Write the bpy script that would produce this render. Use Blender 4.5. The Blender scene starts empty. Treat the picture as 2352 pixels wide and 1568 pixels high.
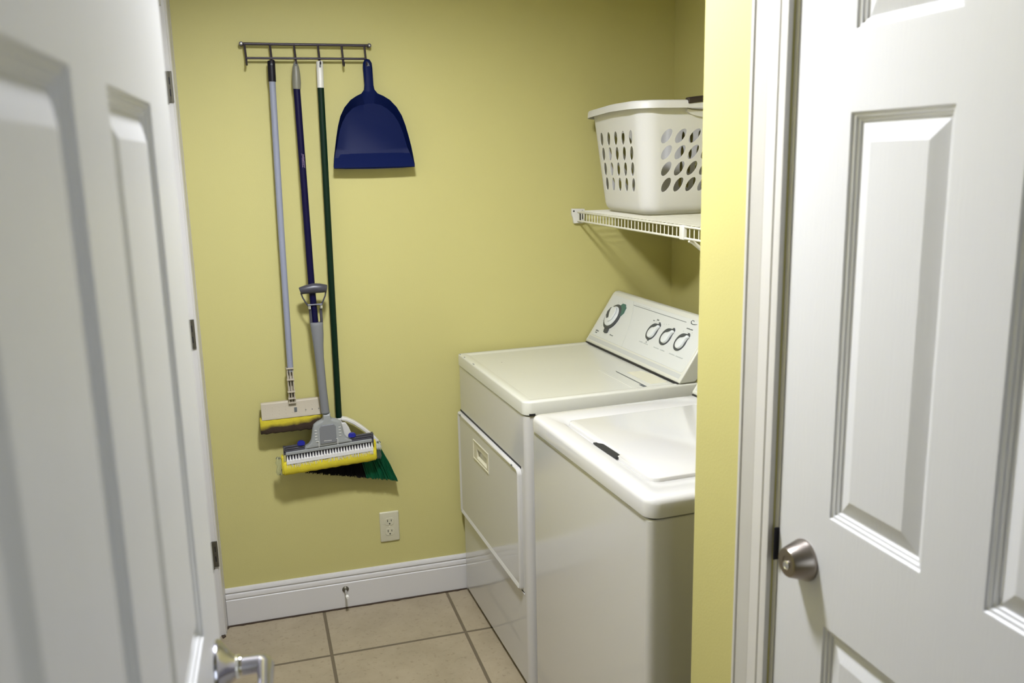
import bpy, bmesh, math, random
from math import sin, cos, pi, radians
from mathutils import Vector, Matrix

random.seed(4)
S = bpy.context.scene
COL = S.collection

# ------------------------------------------------------------------ camera
cam_data = bpy.data.cameras.new('camera')
cam_data.sensor_width = 36.0
cam_data.lens = 31.0
cam_data.clip_start = 0.02
cam = bpy.data.objects.new('camera', cam_data)
COL.objects.link(cam)
RT = Vector((0.95753, -0.28755, -0.02149)); UP = Vector((0.07843, 0.18798, 0.97904)); FW = Vector((0.27748, 0.93914, -0.20255))
cam.matrix_world = Matrix(((RT.x, UP.x, -FW.x, 0.1734), (RT.y, UP.y, -FW.y, -3.0212), (RT.z, UP.z, -FW.z, 1.5869), (0, 0, 0, 1)))
cam_data.dof.use_dof = True
cam_data.dof.focus_distance = 2.55
cam_data.dof.aperture_fstop = 4.8
S.camera = cam

# ------------------------------------------------------------------ world and exposure
world = bpy.data.worlds.new('world'); S.world = world
world.use_nodes = True
wb = world.node_tree.nodes['Background']
wb.inputs['Color'].default_value = (0.84, 0.91, 1.0, 1)
wb.inputs['Strength'].default_value = 0.10
S.view_settings.view_transform = 'Standard'
S.view_settings.look = 'None'
S.view_settings.gamma = 1.0
S.view_settings.use_curve_mapping = False
S.view_settings.exposure = 0.0
LAMP_STRENGTH = 435.0
LAMP_POS = (0.42, -1.34)
FILL_STRENGTH = 3.4


# ------------------------------------------------------------------ materials
def srgb(r, g, b):
    def f(c):
        c /= 255.0
        return c / 12.92 if c <= 0.04045 else ((c + 0.055) / 1.055) ** 2.4
    return (f(r), f(g), f(b), 1.0)


def mat(name, col, rough=0.5, metal=0.0, coat=0.0, bump=0.0, bscale=200.0, var=0.0, vscale=3.0, stretch=None, spec=0.5, emit=0.0, emit_col=(0.94, 0.965, 1.06, 1)):
    m = bpy.data.materials.new(name); m.use_nodes = True
    nt = m.node_tree; b = nt.nodes['Principled BSDF']
    b.inputs['Base Color'].default_value = col
    b.inputs['Roughness'].default_value = rough
    b.inputs['Metallic'].default_value = metal
    b.inputs['Coat Weight'].default_value = coat
    b.inputs['Coat Roughness'].default_value = 0.08
    b.inputs['Specular IOR Level'].default_value = spec
    tc = nt.nodes.new('ShaderNodeTexCoord')
    mp = nt.nodes.new('ShaderNodeMapping')
    nt.links.new(tc.outputs['Object'], mp.inputs['Vector'])
    if stretch: mp.inputs['Scale'].default_value = stretch
    n = nt.nodes.new('ShaderNodeTexNoise'); n.inputs['Scale'].default_value = vscale; n.inputs['Detail'].default_value = 4
    nt.links.new(mp.outputs['Vector'], n.inputs['Vector'])
    mx = nt.nodes.new('ShaderNodeMix'); mx.data_type = 'RGBA'
    k = 1.0 - var
    mx.inputs[6].default_value = (col[0] * k, col[1] * k, col[2] * k, 1)
    mx.inputs[7].default_value = (min(1, col[0] * (1 + var)), min(1, col[1] * (1 + var)), min(1, col[2] * (1 + var)), 1)
    nt.links.new(n.outputs['Fac'], mx.inputs[0])
    nt.links.new(mx.outputs[2], b.inputs['Base Color'])
    if bump > 0:
        n2 = nt.nodes.new('ShaderNodeTexNoise'); n2.inputs['Scale'].default_value = bscale; n2.inputs['Detail'].default_value = 3
        nt.links.new(mp.outputs['Vector'], n2.inputs['Vector'])
        bp = nt.nodes.new('ShaderNodeBump'); bp.inputs['Strength'].default_value = bump; bp.inputs['Distance'].default_value = 0.002
        nt.links.new(n2.outputs['Fac'], bp.inputs['Height'])
        nt.links.new(bp.outputs['Normal'], b.inputs['Normal'])
    if emit:
        b.inputs['Emission Color'].default_value = emit_col; b.inputs['Emission Strength'].default_value = emit
    return m


M_WALL = mat('yellow wall paint', (0.478, 0.438, 0.171, 1), 0.55, bump=0.14, bscale=260, var=0.025, vscale=2.2, spec=0.3)
M_CEIL = mat('white ceiling paint', (0.36, 0.36, 0.35, 1), 0.8, bump=0.2, bscale=90)
M_TRIM = mat('white semi gloss trim', (0.57, 0.555, 0.53, 1), 0.35, var=0.02, vscale=4, bump=0.03, bscale=60)
M_DOOR = mat('white moulded door skin', (0.575, 0.575, 0.58, 1), 0.38, var=0.015, vscale=3, bump=0.16, bscale=26, stretch=(9, 9, 1.0))
M_ENAMEL = mat('white appliance enamel', (0.53, 0.52, 0.50, 1), 0.12, coat=0.4, var=0.015, vscale=2.5, bump=0.015, bscale=14)
M_ENAMEL_TOP = mat('worn cream white enamel', (0.56, 0.555, 0.49, 1), 0.22, coat=0.25, var=0.03, vscale=4, bump=0.015, bscale=20)
M_CREAM = mat('yellowed cream plastic', (0.58, 0.55, 0.41, 1), 0.4)
M_CONSOLE = mat('grey white control fascia', (0.56, 0.57, 0.54, 1), 0.38, var=0.01)
M_CONEND = mat('cream white console cap', (0.56, 0.555, 0.48, 1), 0.35)
M_TRIMG = mat('pale grey trim strip', (0.46, 0.47, 0.45, 1), 0.4)
M_DKGREY = mat('dark grey knob plastic', (0.050, 0.055, 0.060, 1), 0.45)
M_BLACK = mat('black gap', (0.012, 0.012, 0.012, 1), 0.6)
M_INK = mat('printed grey ink', (0.10, 0.11, 0.11, 1), 0.6)
M_INKL = mat('pale printed ink', (0.42, 0.44, 0.42, 1), 0.6)
M_GREEN = mat('green dial mark', (0.05, 0.13, 0.10, 1), 0.5)
M_KNOBW = mat('white knob plastic', (0.60, 0.62, 0.62, 1), 0.22, coat=0.3)
M_CHROME = mat('satin chrome', (0.50, 0.49, 0.55, 1), 0.20, metal=1.0)
M_CHROME2 = mat('bright chrome ring', (0.80, 0.80, 0.78, 1), 0.12, metal=1.0)
M_NICKEL = mat('brushed dark nickel', (0.30, 0.265, 0.235, 1), 0.30, metal=1.0, bump=0.05, bscale=300, stretch=(1, 1, 12))
M_HINGE = mat('tarnished hinge steel', (0.13, 0.12, 0.09, 1), 0.45, metal=0.8, var=0.15, vscale=60)
M_RACK = mat('black bronze wire', (0.028, 0.020, 0.030, 1), 0.35, metal=0.2)
M_BLACKP = mat('black rubber grip', (0.004, 0.003, 0.008, 1), 0.5, spec=0.25)
M_POLEG = mat('pale blue grey painted pole', (0.235, 0.25, 0.32, 1), 0.35)
M_NAVY = mat('navy painted pole', (0.003, 0.002, 0.028, 1), 0.45, spec=0.15)
M_DGREEN = mat('dark green painted pole', (0.001, 0.014, 0.006, 1), 0.45, spec=0.2)
M_OLIVEG = mat('olive grey grip plastic', (0.17, 0.165, 0.13, 1), 0.4)
M_GREYP = mat('mid grey mop plastic', (0.165, 0.170, 0.178, 1), 0.42)
M_GREYP2 = mat('dark slate mop plastic', (0.045, 0.043, 0.055, 1), 0.38)
M_GREYL = mat('light grey mop plastic', (0.26, 0.272, 0.265, 1), 0.45)
M_WHITEP = mat('white plastic', (0.62, 0.605, 0.56, 1), 0.35)
M_BEIGE = mat('beige mop plastic', (0.40, 0.355, 0.27, 1), 0.5)
M_BLUEP = mat('blue lever plastic', (0.010, 0.015, 0.25, 1), 0.3)
M_DUST = mat('navy blue dustpan plastic', (0.0025, 0.007, 0.048, 1), 0.42, spec=0.08, bump=0.02, bscale=200)
M_BRISTW = mat('white scrub bristle', (0.62, 0.61, 0.58, 1), 0.6)
M_BRISTG = mat('green broom bristle', (0.003, 0.085, 0.034, 1), 0.5, var=0.6, vscale=30, stretch=(6, 6, 0.4), spec=0.25)
M_BRISTK = mat('black broom bristle', (0.005, 0.004, 0.005, 1), 0.7, spec=0.15)
M_SPONGE = mat('yellow cellulose sponge', (0.54, 0.45, 0.02, 1), 0.9, bump=0.5, bscale=220, var=0.12, vscale=40)
M_BASKET = mat('white basket plastic', (0.63, 0.62, 0.59, 1), 0.42)
M_GRIPB = mat('dark brown grip', (0.030, 0.020, 0.016, 1), 0.5)
M_SHELF = mat('white vinyl coated wire', (0.62, 0.60, 0.51, 1), 0.35)
M_IVORY = mat('ivory outlet plastic', (0.50, 0.475, 0.34, 1), 0.35)
M_LAMP = mat('glowing lamp diffuser', (0.9, 0.9, 0.9, 1), 0.5, emit=LAMP_STRENGTH)
M_RUBBERW = mat('white rubber tip', (0.72, 0.71, 0.66, 1), 0.6)
M_PRINTW = mat('lilac printed lettering', (0.36, 0.26, 0.40, 1), 0.5)


def old_sponge_mat():
    m = mat('soiled sponge', (0.5, 0.45, 0.03, 1), 0.95, bump=0.6, bscale=200)
    nt = m.node_tree; b = nt.nodes['Principled BSDF']
    tc = nt.nodes.new('ShaderNodeTexCoord'); sp = nt.nodes.new('ShaderNodeSeparateXYZ')
    n = nt.nodes.new('ShaderNodeTexNoise'); n.inputs['Scale'].default_value = 22; n.inputs['Detail'].default_value = 4
    nt.links.new(tc.outputs['Object'], sp.inputs[0]); nt.links.new(tc.outputs['Object'], n.inputs['Vector'])
    # soil has soaked up from the lower lip: dirt that belongs to the sponge itself
    a = nt.nodes.new('ShaderNodeMath'); a.operation = 'MULTIPLY_ADD'; a.inputs[1].default_value = 0.030; a.inputs[2].default_value = -0.015
    nt.links.new(n.outputs['Fac'], a.inputs[0])
    s = nt.nodes.new('ShaderNodeMath'); s.operation = 'ADD'; nt.links.new(sp.outputs['Z'], s.inputs[0]); nt.links.new(a.outputs[0], s.inputs[1])
    s2 = nt.nodes.new('ShaderNodeMath'); s2.operation = 'MULTIPLY_ADD'; s2.inputs[1].default_value = -0.09
    nt.links.new(sp.outputs['X'], s2.inputs[0]); nt.links.new(s.outputs[0], s2.inputs[2])
    r = nt.nodes.new('ShaderNodeMapRange'); r.inputs['From Min'].default_value = -0.078; r.inputs['From Max'].default_value = -0.062
    nt.links.new(s2.outputs[0], r.inputs['Value'])
    mx = nt.nodes.new('ShaderNodeMix'); mx.data_type = 'RGBA'
    mx.inputs[6].default_value = (0.035, 0.020, 0.010, 1); mx.inputs[7].default_value = (0.46, 0.38, 0.02, 1)
    nt.links.new(r.outputs[0], mx.inputs[0]); nt.links.new(mx.outputs[2], b.inputs['Base Color'])
    return m


M_OLDSPONGE = old_sponge_mat()


def tile_mat():
    m = bpy.data.materials.new('beige ceramic floor tile'); m.use_nodes = True
    nt = m.node_tree; b = nt.nodes['Principled BSDF']; L = nt.links.new
    tc = nt.nodes.new('ShaderNodeTexCoord'); sp = nt.nodes.new('ShaderNodeSeparateXYZ'); L(tc.outputs['Object'], sp.inputs[0])
    T = 0.4527

    def line(out, off, half):
        a = nt.nodes.new('ShaderNodeMath'); a.operation = 'ADD'; a.inputs[1].default_value = -off + T * 20 + T / 2; L(out, a.inputs[0])
        d = nt.nodes.new('ShaderNodeMath'); d.operation = 'MODULO'; d.inputs[1].default_value = T; L(a.outputs[0], d.inputs[0])
        s = nt.nodes.new('ShaderNodeMath'); s.operation = 'SUBTRACT'; s.inputs[1].default_value = T / 2; L(d.outputs[0], s.inputs[0])
        ab = nt.nodes.new('ShaderNodeMath'); ab.operation = 'ABSOLUTE'; L(s.outputs[0], ab.inputs[0])
        r = nt.nodes.new('ShaderNodeMapRange'); r.inputs['From Min'].default_value = half; r.inputs['From Max'].default_value = half + 0.0018
        r.inputs['To Min'].default_value = 1; r.inputs['To Max'].default_value = 0
        L(ab.outputs[0], r.inputs['Value']); return r.outputs[0]
    g1 = line(sp.outputs['X'], 0.3307, 0.0042); g2 = line(sp.outputs['Y'], -0.3173, 0.0042)
    mxm = nt.nodes.new('ShaderNodeMath'); mxm.operation = 'MAXIMUM'; L(g1, mxm.inputs[0]); L(g2, mxm.inputs[1])
    n1 = nt.nodes.new('ShaderNodeTexNoise'); n1.inputs['Scale'].default_value = 7; n1.inputs['Detail'].default_value = 8; n1.inputs['Roughness'].default_value = 0.7
    n2 = nt.nodes.new('ShaderNodeTexNoise'); n2.inputs['Scale'].default_value = 65; n2.inputs['Detail'].default_value = 3
    L(tc.outputs['Object'], n1.inputs['Vector']); L(tc.outputs['Object'], n2.inputs['Vector'])
    cr = nt.nodes.new('ShaderNodeValToRGB'); L(n1.outputs['Fac'], cr.inputs[0])
    cr.color_ramp.elements[0].position = 0.35; cr.color_ramp.elements[0].color = (0.275, 0.226, 0.148, 1)
    cr.color_ramp.elements[1].position = 0.65; cr.color_ramp.elements[1].color = (0.335, 0.278, 0.186, 1)
    cr2 = nt.nodes.new('ShaderNodeValToRGB'); L(n2.outputs['Fac'], cr2.inputs[0])
    cr2.color_ramp.elements[0].position = 0.30; cr2.color_ramp.elements[0].color = (0.78, 0.76, 0.74, 1)
    cr2.color_ramp.elements[1].position = 0.42; cr2.color_ramp.elements[1].color = (1, 1, 1, 1)
    mu = nt.nodes.new('ShaderNodeMix'); mu.data_type = 'RGBA'; mu.blend_type = 'MULTIPLY'; mu.inputs[0].default_value = 1
    L(cr.outputs[0], mu.inputs[6]); L(cr2.outputs[0], mu.inputs[7])
    mx = nt.nodes.new('ShaderNodeMix'); mx.data_type = 'RGBA'; L(mxm.outputs[0], mx.inputs[0])
    L(mu.outputs[2], mx.inputs[6]); mx.inputs[7].default_value = (0.120, 0.095, 0.055, 1)
    L(mx.outputs[2], b.inputs['Base Color'])
    rr = nt.nodes.new('ShaderNodeMapRange'); rr.inputs['To Min'].default_value = 0.42; rr.inputs['To Max'].default_value = 0.9
    L(mxm.outputs[0], rr.inputs['Value']); L(rr.outputs[0], b.inputs['Roughness'])
    inv = nt.nodes.new('ShaderNodeMath'); inv.operation = 'MULTIPLY_ADD'; inv.inputs[1].default_value = -1; L(mxm.outputs[0], inv.inputs[0])
    sc = nt.nodes.new('ShaderNodeMath'); sc.operation = 'MULTIPLY'; sc.inputs[1].default_value = 0.12; L(n1.outputs['Fac'], sc.inputs[0]); L(sc.outputs[0], inv.inputs[2])
    bp = nt.nodes.new('ShaderNodeBump'); bp.inputs['Distance'].default_value = 0.0025; bp.inputs['Strength'].default_value = 0.7
    L(inv.outputs[0], bp.inputs['Height']); L(bp.outputs['Normal'], b.inputs['Normal'])
    return m


M_TILE = tile_mat()
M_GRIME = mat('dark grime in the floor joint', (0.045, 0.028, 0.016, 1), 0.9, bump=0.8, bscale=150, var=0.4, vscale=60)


# ------------------------------------------------------------------ mesh helpers
class MB:
    """collects shapes into one mesh; fn maps local working coordinates to the object's own"""
    def __init__(self, fn=None):
        self.bm = bmesh.new(); self.fn = fn or (lambda p: p)

    def v(self, p): return self.bm.verts.new(self.fn(Vector(p)))

    def face(self, vs):
        try: return self.bm.faces.new(vs)
        except ValueError: return None

    def box(self, x0, x1, y0, y1, z0, z1):
        c = [self.v((x, y, z)) for x in (x0, x1) for y in (y0, y1) for z in (z0, z1)]
        for q in ((0, 1, 3, 2), (4, 6, 7, 5), (0, 4, 5, 1), (2, 3, 7, 6), (0, 2, 6, 4), (1, 5, 7, 3)): self.face([c[i] for i in q])
        return self

    def prism(self, poly, a, b, axis='z'):
        def P(p, t):
            return {'z': (p[0], p[1], t), 'y': (p[0], t, p[1]), 'x': (t, p[0], p[1])}[axis]
        A = [self.v(P(p, a)) for p in poly]; B = [self.v(P(p, b)) for p in poly]
        n = len(poly)
        for i in range(n): self.face([A[i], A[(i + 1) % n], B[(i + 1) % n], B[i]])
        self.face(A[::-1]); self.face(B)
        return self

    def loft(self, rings, cap0=True, cap1=True, closed=True):
        R = [[self.v(p) for p in r] for r in rings]
        n = len(R[0])
        for a, b in zip(R[:-1], R[1:]):
            for i in range(n if closed else n - 1): self.face([a[i], a[(i + 1) % n], b[(i + 1) % n], b[i]])
        if cap0: self.face(R[0][::-1])
        if cap1: self.face(R[-1])
        return R

    def tube(self, pts, r, seg=10, caps=True):
        pts = [Vector(p) for p in pts]
        rs = r if isinstance(r, (list, tuple)) else [r] * len(pts)
        rings = []; up = None
        for i, p in enumerate(pts):
            t = (pts[min(i + 1, len(pts) - 1)] - pts[max(i - 1, 0)]).normalized()
            if up is None:
                up = Vector((0, 0, 1)) if abs(t.z) < 0.9 else Vector((1, 0, 0))
            s = t.cross(up).normalized(); up = s.cross(t).normalized()
            rings.append([p + (s * cos(2 * pi * k / seg) + up * sin(2 * pi * k / seg)) * rs[i] for k in range(seg)])
        self.loft(rings, caps, caps)
        return self

    def lathe(self, o, axis, prof, seg=32):
        """prof: list of (radius, distance along axis)"""
        o = Vector(o); axis = Vector(axis).normalized()
        u = axis.orthogonal().normalized(); w = axis.cross(u)
        self.loft([[o + axis * h + (u * cos(2 * pi * k / seg) + w * sin(2 * pi * k / seg)) * max(r, 1e-5) for k in range(seg)] for r, h in prof])
        return self

    def build(self, name, m, parent=None, bevel=0.0, bseg=3, smooth=True, angle=40, solid=0.0, merge=True):
        if merge: bmesh.ops.remove_doubles(self.bm, verts=self.bm.verts, dist=1e-6)
        bmesh.ops.recalc_face_normals(self.bm, faces=self.bm.faces)
        me = bpy.data.meshes.new(name); self.bm.to_mesh(me); self.bm.free()
        for i in (m if isinstance(m, (list, tuple)) else [m]): me.materials.append(i)
        o = bpy.data.objects.new(name, me); COL.objects.link(o)
        if parent: o.parent = parent
        if solid:
            s = o.modifiers.new('solid', 'SOLIDIFY'); s.thickness = solid; s.offset = 0
        if bevel:
            b = o.modifiers.new('bevel', 'BEVEL'); b.width = bevel; b.segments = bseg; b.limit_method = 'ANGLE'; b.angle_limit = radians(35)
            b.harden_normals = False
        if smooth:
            for p in me.polygons: p.use_smooth = True
            me.set_sharp_from_angle(angle=radians(angle))
        return o


def empty(name, loc=(0, 0, 0), rz=0.0, label=None, cat=None, group=None):
    o = bpy.data.objects.new(name, None); COL.objects.link(o); o.location = loc; o.rotation_euler = (0, 0, rz)
    o.empty_display_size = 0.1
    if label: o['label'] = label
    if cat: o['category'] = cat
    if group: o['group'] = group
    return o


def structure(o):
    o['kind'] = 'structure'; return o


def rrect(x0, x1, y0, y1, r, seg=6):
    r4 = r if isinstance(r, (list, tuple)) else (r, r, r, r)
    out = []
    for (cx, cy, a0, rr) in ((x0 + r4[0], y0 + r4[0], 180, r4[0]), (x1 - r4[1], y0 + r4[1], 270, r4[1]), (x1 - r4[2], y1 - r4[2], 0, r4[2]), (x0 + r4[3], y1 - r4[3], 90, r4[3])):
        for k in range(seg + 1):
            a = radians(a0 + 90 * k / seg); out.append((cx + rr * cos(a), cy + rr * sin(a)))
    return out


def WALLF(p):            # (x, z, out) on the back wall -> world
    return Vector((p[0], -p[2], p[1]))


# ------------------------------------------------------------------ room shell
XA = 1.703      # appliance alcove wall
XR = 0.937      # wall with the closed door
YC = -1.62      # corner where the alcove begins
XL = -0.045
H = 2.44
YF = -2.83


def slab(name, m, *b):
    return structure(MB().box(*b).build(name, m, smooth=False))


slab('floor', M_TILE, XL - 0.9, XA + 0.9, -4.42, 0.12, -0.12, 0.0)
slab('ceiling', M_CEIL, XL - 0.9, XA + 0.9, -4.42, 0.12, H, H + 0.1)
slab('wall_back', M_WALL, XL - 0.9, XA + 0.12, 0.0, 0.12, 0, H)
slab('wall_alcove', M_WALL, XA, XA + 0.12, YC - 0.12, 0.0, 0, H)

# stub wall between the alcove and the closed door: L shape with a hole for the door
D1_Y0, D1_Y1 = -1.888, -2.592           # opening of the closed door
w = MB()
w.prism([(XR, YC), (XA, YC), (XA, YC - 0.12), (XR + 0.12, YC - 0.12), (XR + 0.12, D1_Y0 + 0.0095), (XR, D1_Y0 + 0.0095)], 0, H, 'z')
w.box(XR, XR + 0.12, YF, D1_Y1 - 0.004, 0, H)
w.box(XR, XR + 0.12, D1_Y1 - 0.004, D1_Y0 + 0.0095, 2.045, H)
structure(w.build('wall_right', M_WALL, smooth=False, bevel=0.004, merge=False))

# left wall with the far doorway next to the back corner
w = MB()
w.box(XL - 0.12, XL, YF, -0.91, 0, H)
w.box(XL - 0.12, XL, -0.91, 0.0, 2.05, H)
w.box(XL - 0.12, XL, -0.045, 0.0, 0, 2.05)
structure(w.build('wall_left', M_WALL, smooth=False))
w = MB()
w.box(XL - 0.9, 0.045, YF - 0.12, YF, 0, H)
w.box(0.925, XA + 0.12, YF - 0.12, YF, 0, H)
w.box(0.045, 0.925, YF - 0.12, YF, 2.05, H)
structure(w.build('wall_front', M_WALL, smooth=False))

# hallway behind the camera; its unseen glowing window is added as cool fill light
w = MB()
WX0, WX1, WZ0, WZ1 = 0.45, 1.65, 0.85, 2.10
w.box(XL - 0.9, WX0, -4.42, -4.30, 0, H); w.box(WX1, XA + 0.9, -4.42, -4.30, 0, H)
w.box(WX0, WX1, -4.42, -4.30, 0, WZ0); w.box(WX0, WX1, -4.42, -4.30, WZ1, H)
structure(w.build('wall_rear', M_WALL, smooth=False))
fill_win = structure(empty('fill_window_1', (WX0, -4.36, WZ0)))
w = MB(); W_, H_ = WX1 - WX0, WZ1 - WZ0
for a, b_, c, d in ((0, W_, 0, 0.05), (0, W_, H_ - 0.05, H_), (0, 0.05, 0, H_), (W_ - 0.05, W_, 0, H_), (0.05, W_ - 0.05, H_ / 2 - 0.02, H_ / 2 + 0.02)): w.box(a, b_, -0.03, 0.03, c, d)
w.build('fill_window_frame', M_TRIM, fill_win, smooth=False, merge=False)
w = MB(); w.box(0.05, W_ - 0.05, -0.012, -0.006, 0.05, H_ - 0.05)
w.build('fill_window_pane', mat('glowing fill light pane', (0.8, 0.85, 0.9, 1), 0.5, emit=FILL_STRENGTH, emit_col=(0.82, 0.90, 1.0, 1)), fill_win, smooth=False)

# baseboards
bprof = [(0.0, 0.0), (0.0150, 0.0), (0.0150, 0.096), (0.0120, 0.0985), (0.0120, 0.1005), (0.0145, 0.103), (0.0150, 0.110), (0.0130, 0.1165), (0.0062, 0.119), (0.0062, 0.1225), (0.0105, 0.124), (0.0100, 0.132), (0.0060, 0.1385), (0.0, 0.1385)]
structure(MB().prism([(-p[0], p[1]) for p in bprof], 0.0005, 1.70, axis='x').build('baseboard_back', M_TRIM, angle=30))
m_ = MB()
m_.prism([(XL + p[0], p[1]) for p in bprof], YF, -0.98, axis='y')
structure(m_.build('baseboard_left', M_TRIM, angle=30))
m_ = MB(); m_.prism([(XR - p[0], p[1]) for p in bprof], YC + 0.0, -1.785, axis='y')
structure(m_.build('baseboard_right', M_TRIM, angle=30))
# grime line where the baseboard meets the tiles
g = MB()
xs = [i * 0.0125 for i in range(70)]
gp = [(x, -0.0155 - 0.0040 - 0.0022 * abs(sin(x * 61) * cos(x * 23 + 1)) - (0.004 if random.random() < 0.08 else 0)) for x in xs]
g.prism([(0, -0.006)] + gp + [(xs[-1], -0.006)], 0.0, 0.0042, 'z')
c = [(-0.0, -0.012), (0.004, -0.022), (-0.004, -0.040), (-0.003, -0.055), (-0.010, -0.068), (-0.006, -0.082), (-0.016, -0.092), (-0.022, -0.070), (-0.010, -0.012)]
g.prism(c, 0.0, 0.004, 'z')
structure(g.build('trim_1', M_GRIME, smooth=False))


# ------------------------------------------------------------------ six panel doors
def door_leaf(name, W, Hd, T, stile, pw, mid, face_fn, parent, zb=1.0715, zt=1.637):
    """six panel moulded leaf; w runs from the latch edge to the hinge edge, z up, h out of the face"""
    ws = [0, stile, stile + pw, stile + pw + mid, stile + 2 * pw + mid, W]
    zs = [0.012, 0.215, zb - 0.169, zb, zt, zt + 0.103, 1.925, Hd]
    prof = [(0, 0), (0.0022, -0.0032), (0.0056, -0.0036), (0.0076, -0.0066), (0.0104, -0.0070), (0.0124, -0.0100), (0.0142, -0.0100), (0.0385, -0.0018)]
    mb = MB(face_fn)
    for side in (0, 1):
        for i in range(5):
            for j in range(7):
                a, b, c_, d = ws[i], ws[i + 1], zs[j], zs[j + 1]

                def P(u, z, h): return (u, z, h) if side == 0 else (u, z, -T - h)
                if i in (1, 3) and j in (1, 3, 5):
                    rings = [[P(a + o, c_ + o, h), P(b - o, c_ + o, h), P(b - o, d - o, h), P(a + o, d - o, h)] for o, h in prof]
                    mb.loft(rings, False, True)
                else:
                    mb.face([mb.v(P(a, c_, 0)), mb.v(P(b, c_, 0)), mb.v(P(b, d, 0)), mb.v(P(a, d, 0))])
    # edges, split at the same breaks so the skin closes
    for i in range(5):
        for z in (zs[0], zs[-1]): mb.face([mb.v((ws[i], z, 0)), mb.v((ws[i + 1], z, 0)), mb.v((ws[i + 1], z, -T)), mb.v((ws[i], z, -T))])
    for j in range(7):
        for u in (0, W): mb.face([mb.v((u, zs[j], 0)), mb.v((u, zs[j + 1], 0)), mb.v((u, zs[j + 1], -T)), mb.v((u, zs[j], -T))])
    return mb.build(name, M_DOOR, parent, bevel=0.0006, bseg=1, angle=9)


def casing(mb, fn_pts, z0, z1):
    mb.prism(fn_pts, z0, z1, 'z')


# --- door_1: the open leaf in the left foreground
TH = 0.0376
LE = Vector((0.0970, -1.8937, 0)); W1 = 0.905
hinge = LE + Vector((-sin(TH), -cos(TH), 0)) * W1
d1 = structure(empty('door_1', (hinge.x, hinge.y, 0), -TH))


def F1(p):      # local frame at the hinge: +y towards the latch edge, +x out of the visible face
    return Vector((p[2], W1 - p[0], p[1]))


door_leaf('door_leaf', W1, 2.032, 0.035, 0.159, 0.236, 0.122, F1, d1, 1.0690, 1.648)
lev = MB(F1)
RS = (0.074, 0.976, 0.0)
lev.lathe(RS, (0, 0, 1), [(0.001, 0.0), (0.0365, 0.0), (0.0365, 0.004), (0.034, 0.0065), (0.024, 0.014), (0.0165, 0.020), (0.0135, 0.024), (0.001, 0.024)], 48)
rose = lev.build('door_handle', M_CHROME, d1, angle=50)
n_ = MB(F1)
n_.lathe(RS, (0, 0, 1), [(0.001, 0.0225), (0.0140, 0.0225), (0.0145, 0.026), (0.0140, 0.0295), (0.001, 0.0295)], 40)
n_.build('collar', M_CHROME2, rose, angle=50)
n_ = MB(F1)
pts = [(0.074, 0.976, 0.0305), (0.074, 0.976, 0.051), (0.0755, 0.976, 0.0545), (0.079, 0.976, 0.0575), (0.084, 0.976, 0.059), (0.112, 0.976, 0.059), (0.162, 0.975, 0.0585), (0.184, 0.974, 0.0585)]
n_.tube([(p[0], p[1], p[2]) for p in pts], [0.0118, 0.0118, 0.0117, 0.0112, 0.0105, 0.0095, 0.0088, 0.0086], 24)
n_.tube([(0.0745, 0.9635, 0.0345), (0.0745, 0.9655, 0.0345)], 0.0016, 10)
n_.build('lever', M_CHROME, rose, angle=60)
for z in (0.25, 1.05, 1.82):
    n_ = MB(F1); n_.tube([(W1 + 0.004, z - 0.045, 0.004), (W1 + 0.004, z + 0.045, 0.004)], 0.0058, 14)
    n_.build('hinge', M_HINGE, d1)
# jamb of the doorway we look through
j = MB()
j.box(0.030, 0.045, YF - 0.12, YF, 0, 2.05); j.box(0.925, 0.940, YF - 0.12, YF, 0, 2.05); j.box(0.045, 0.925, YF - 0.12, YF, 2.035, 2.05)
structure(j.build('trim_2', M_TRIM, smooth=False, merge=False))

# --- door_2: the closed door on the right
d2 = structure(empty('door_2', (XR, D1_Y1 + 0.002, 0)))
W2 = 0.700


def F2(p):      # latch edge far (towards +y), face looks to -x
    return Vector((-p[2] + 0.0045, W2 - p[0], p[1]))


door_leaf('door_leaf', W2, 2.032, 0.035, 0.120, 0.180, 0.100, F2, d2)
n_ = MB(F2)
KC = (1.959 - 1.8900, 0.985, 0.0)
n_.lathe(KC, (0, 0, 1), [(0.001, 0.0), (0.0315, 0.0), (0.0320, 0.003), (0.0310, 0.006), (0.0225, 0.0305), (0.0212, 0.0325), (0.0195, 0.0330), (0.0100, 0.0325), (0.0098, 0.0315), (0.001, 0.0315)], 56)
db = n_.build('deadbolt_lock', M_NICKEL, d2, angle=35)
db['label'] = 'conical dark nickel keyed deadbolt'
n_ = MB(F2)
n_.lathe((KC[0], KC[1] - 0.004, 0.0312), (0, 0, 1), [(0.0055, 0.0), (0.0068, 0.0), (0.0070, 0.0022), (0.0060, 0.0028), (0.0052, 0.0020)], 24)
n_.build('key_cylinder', M_CHROME2, db)
n_ = MB(F2)
n_.box(KC[0] - 0.0009, KC[0] + 0.0009, KC[1] - 0.0085, KC[1] + 0.0005, 0.0314, 0.0326)
n_.build('keyhole', M_BLACK, db, smooth=False)
# latch plate seen in the gap
n_ = MB(); n_.box(-0.0035, 0.010, W2 + 0.0008, W2 + 0.0032, 0.954, 1.008)
n_.build('latch_plate', M_BLACKP, d2, smooth=False)

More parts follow.
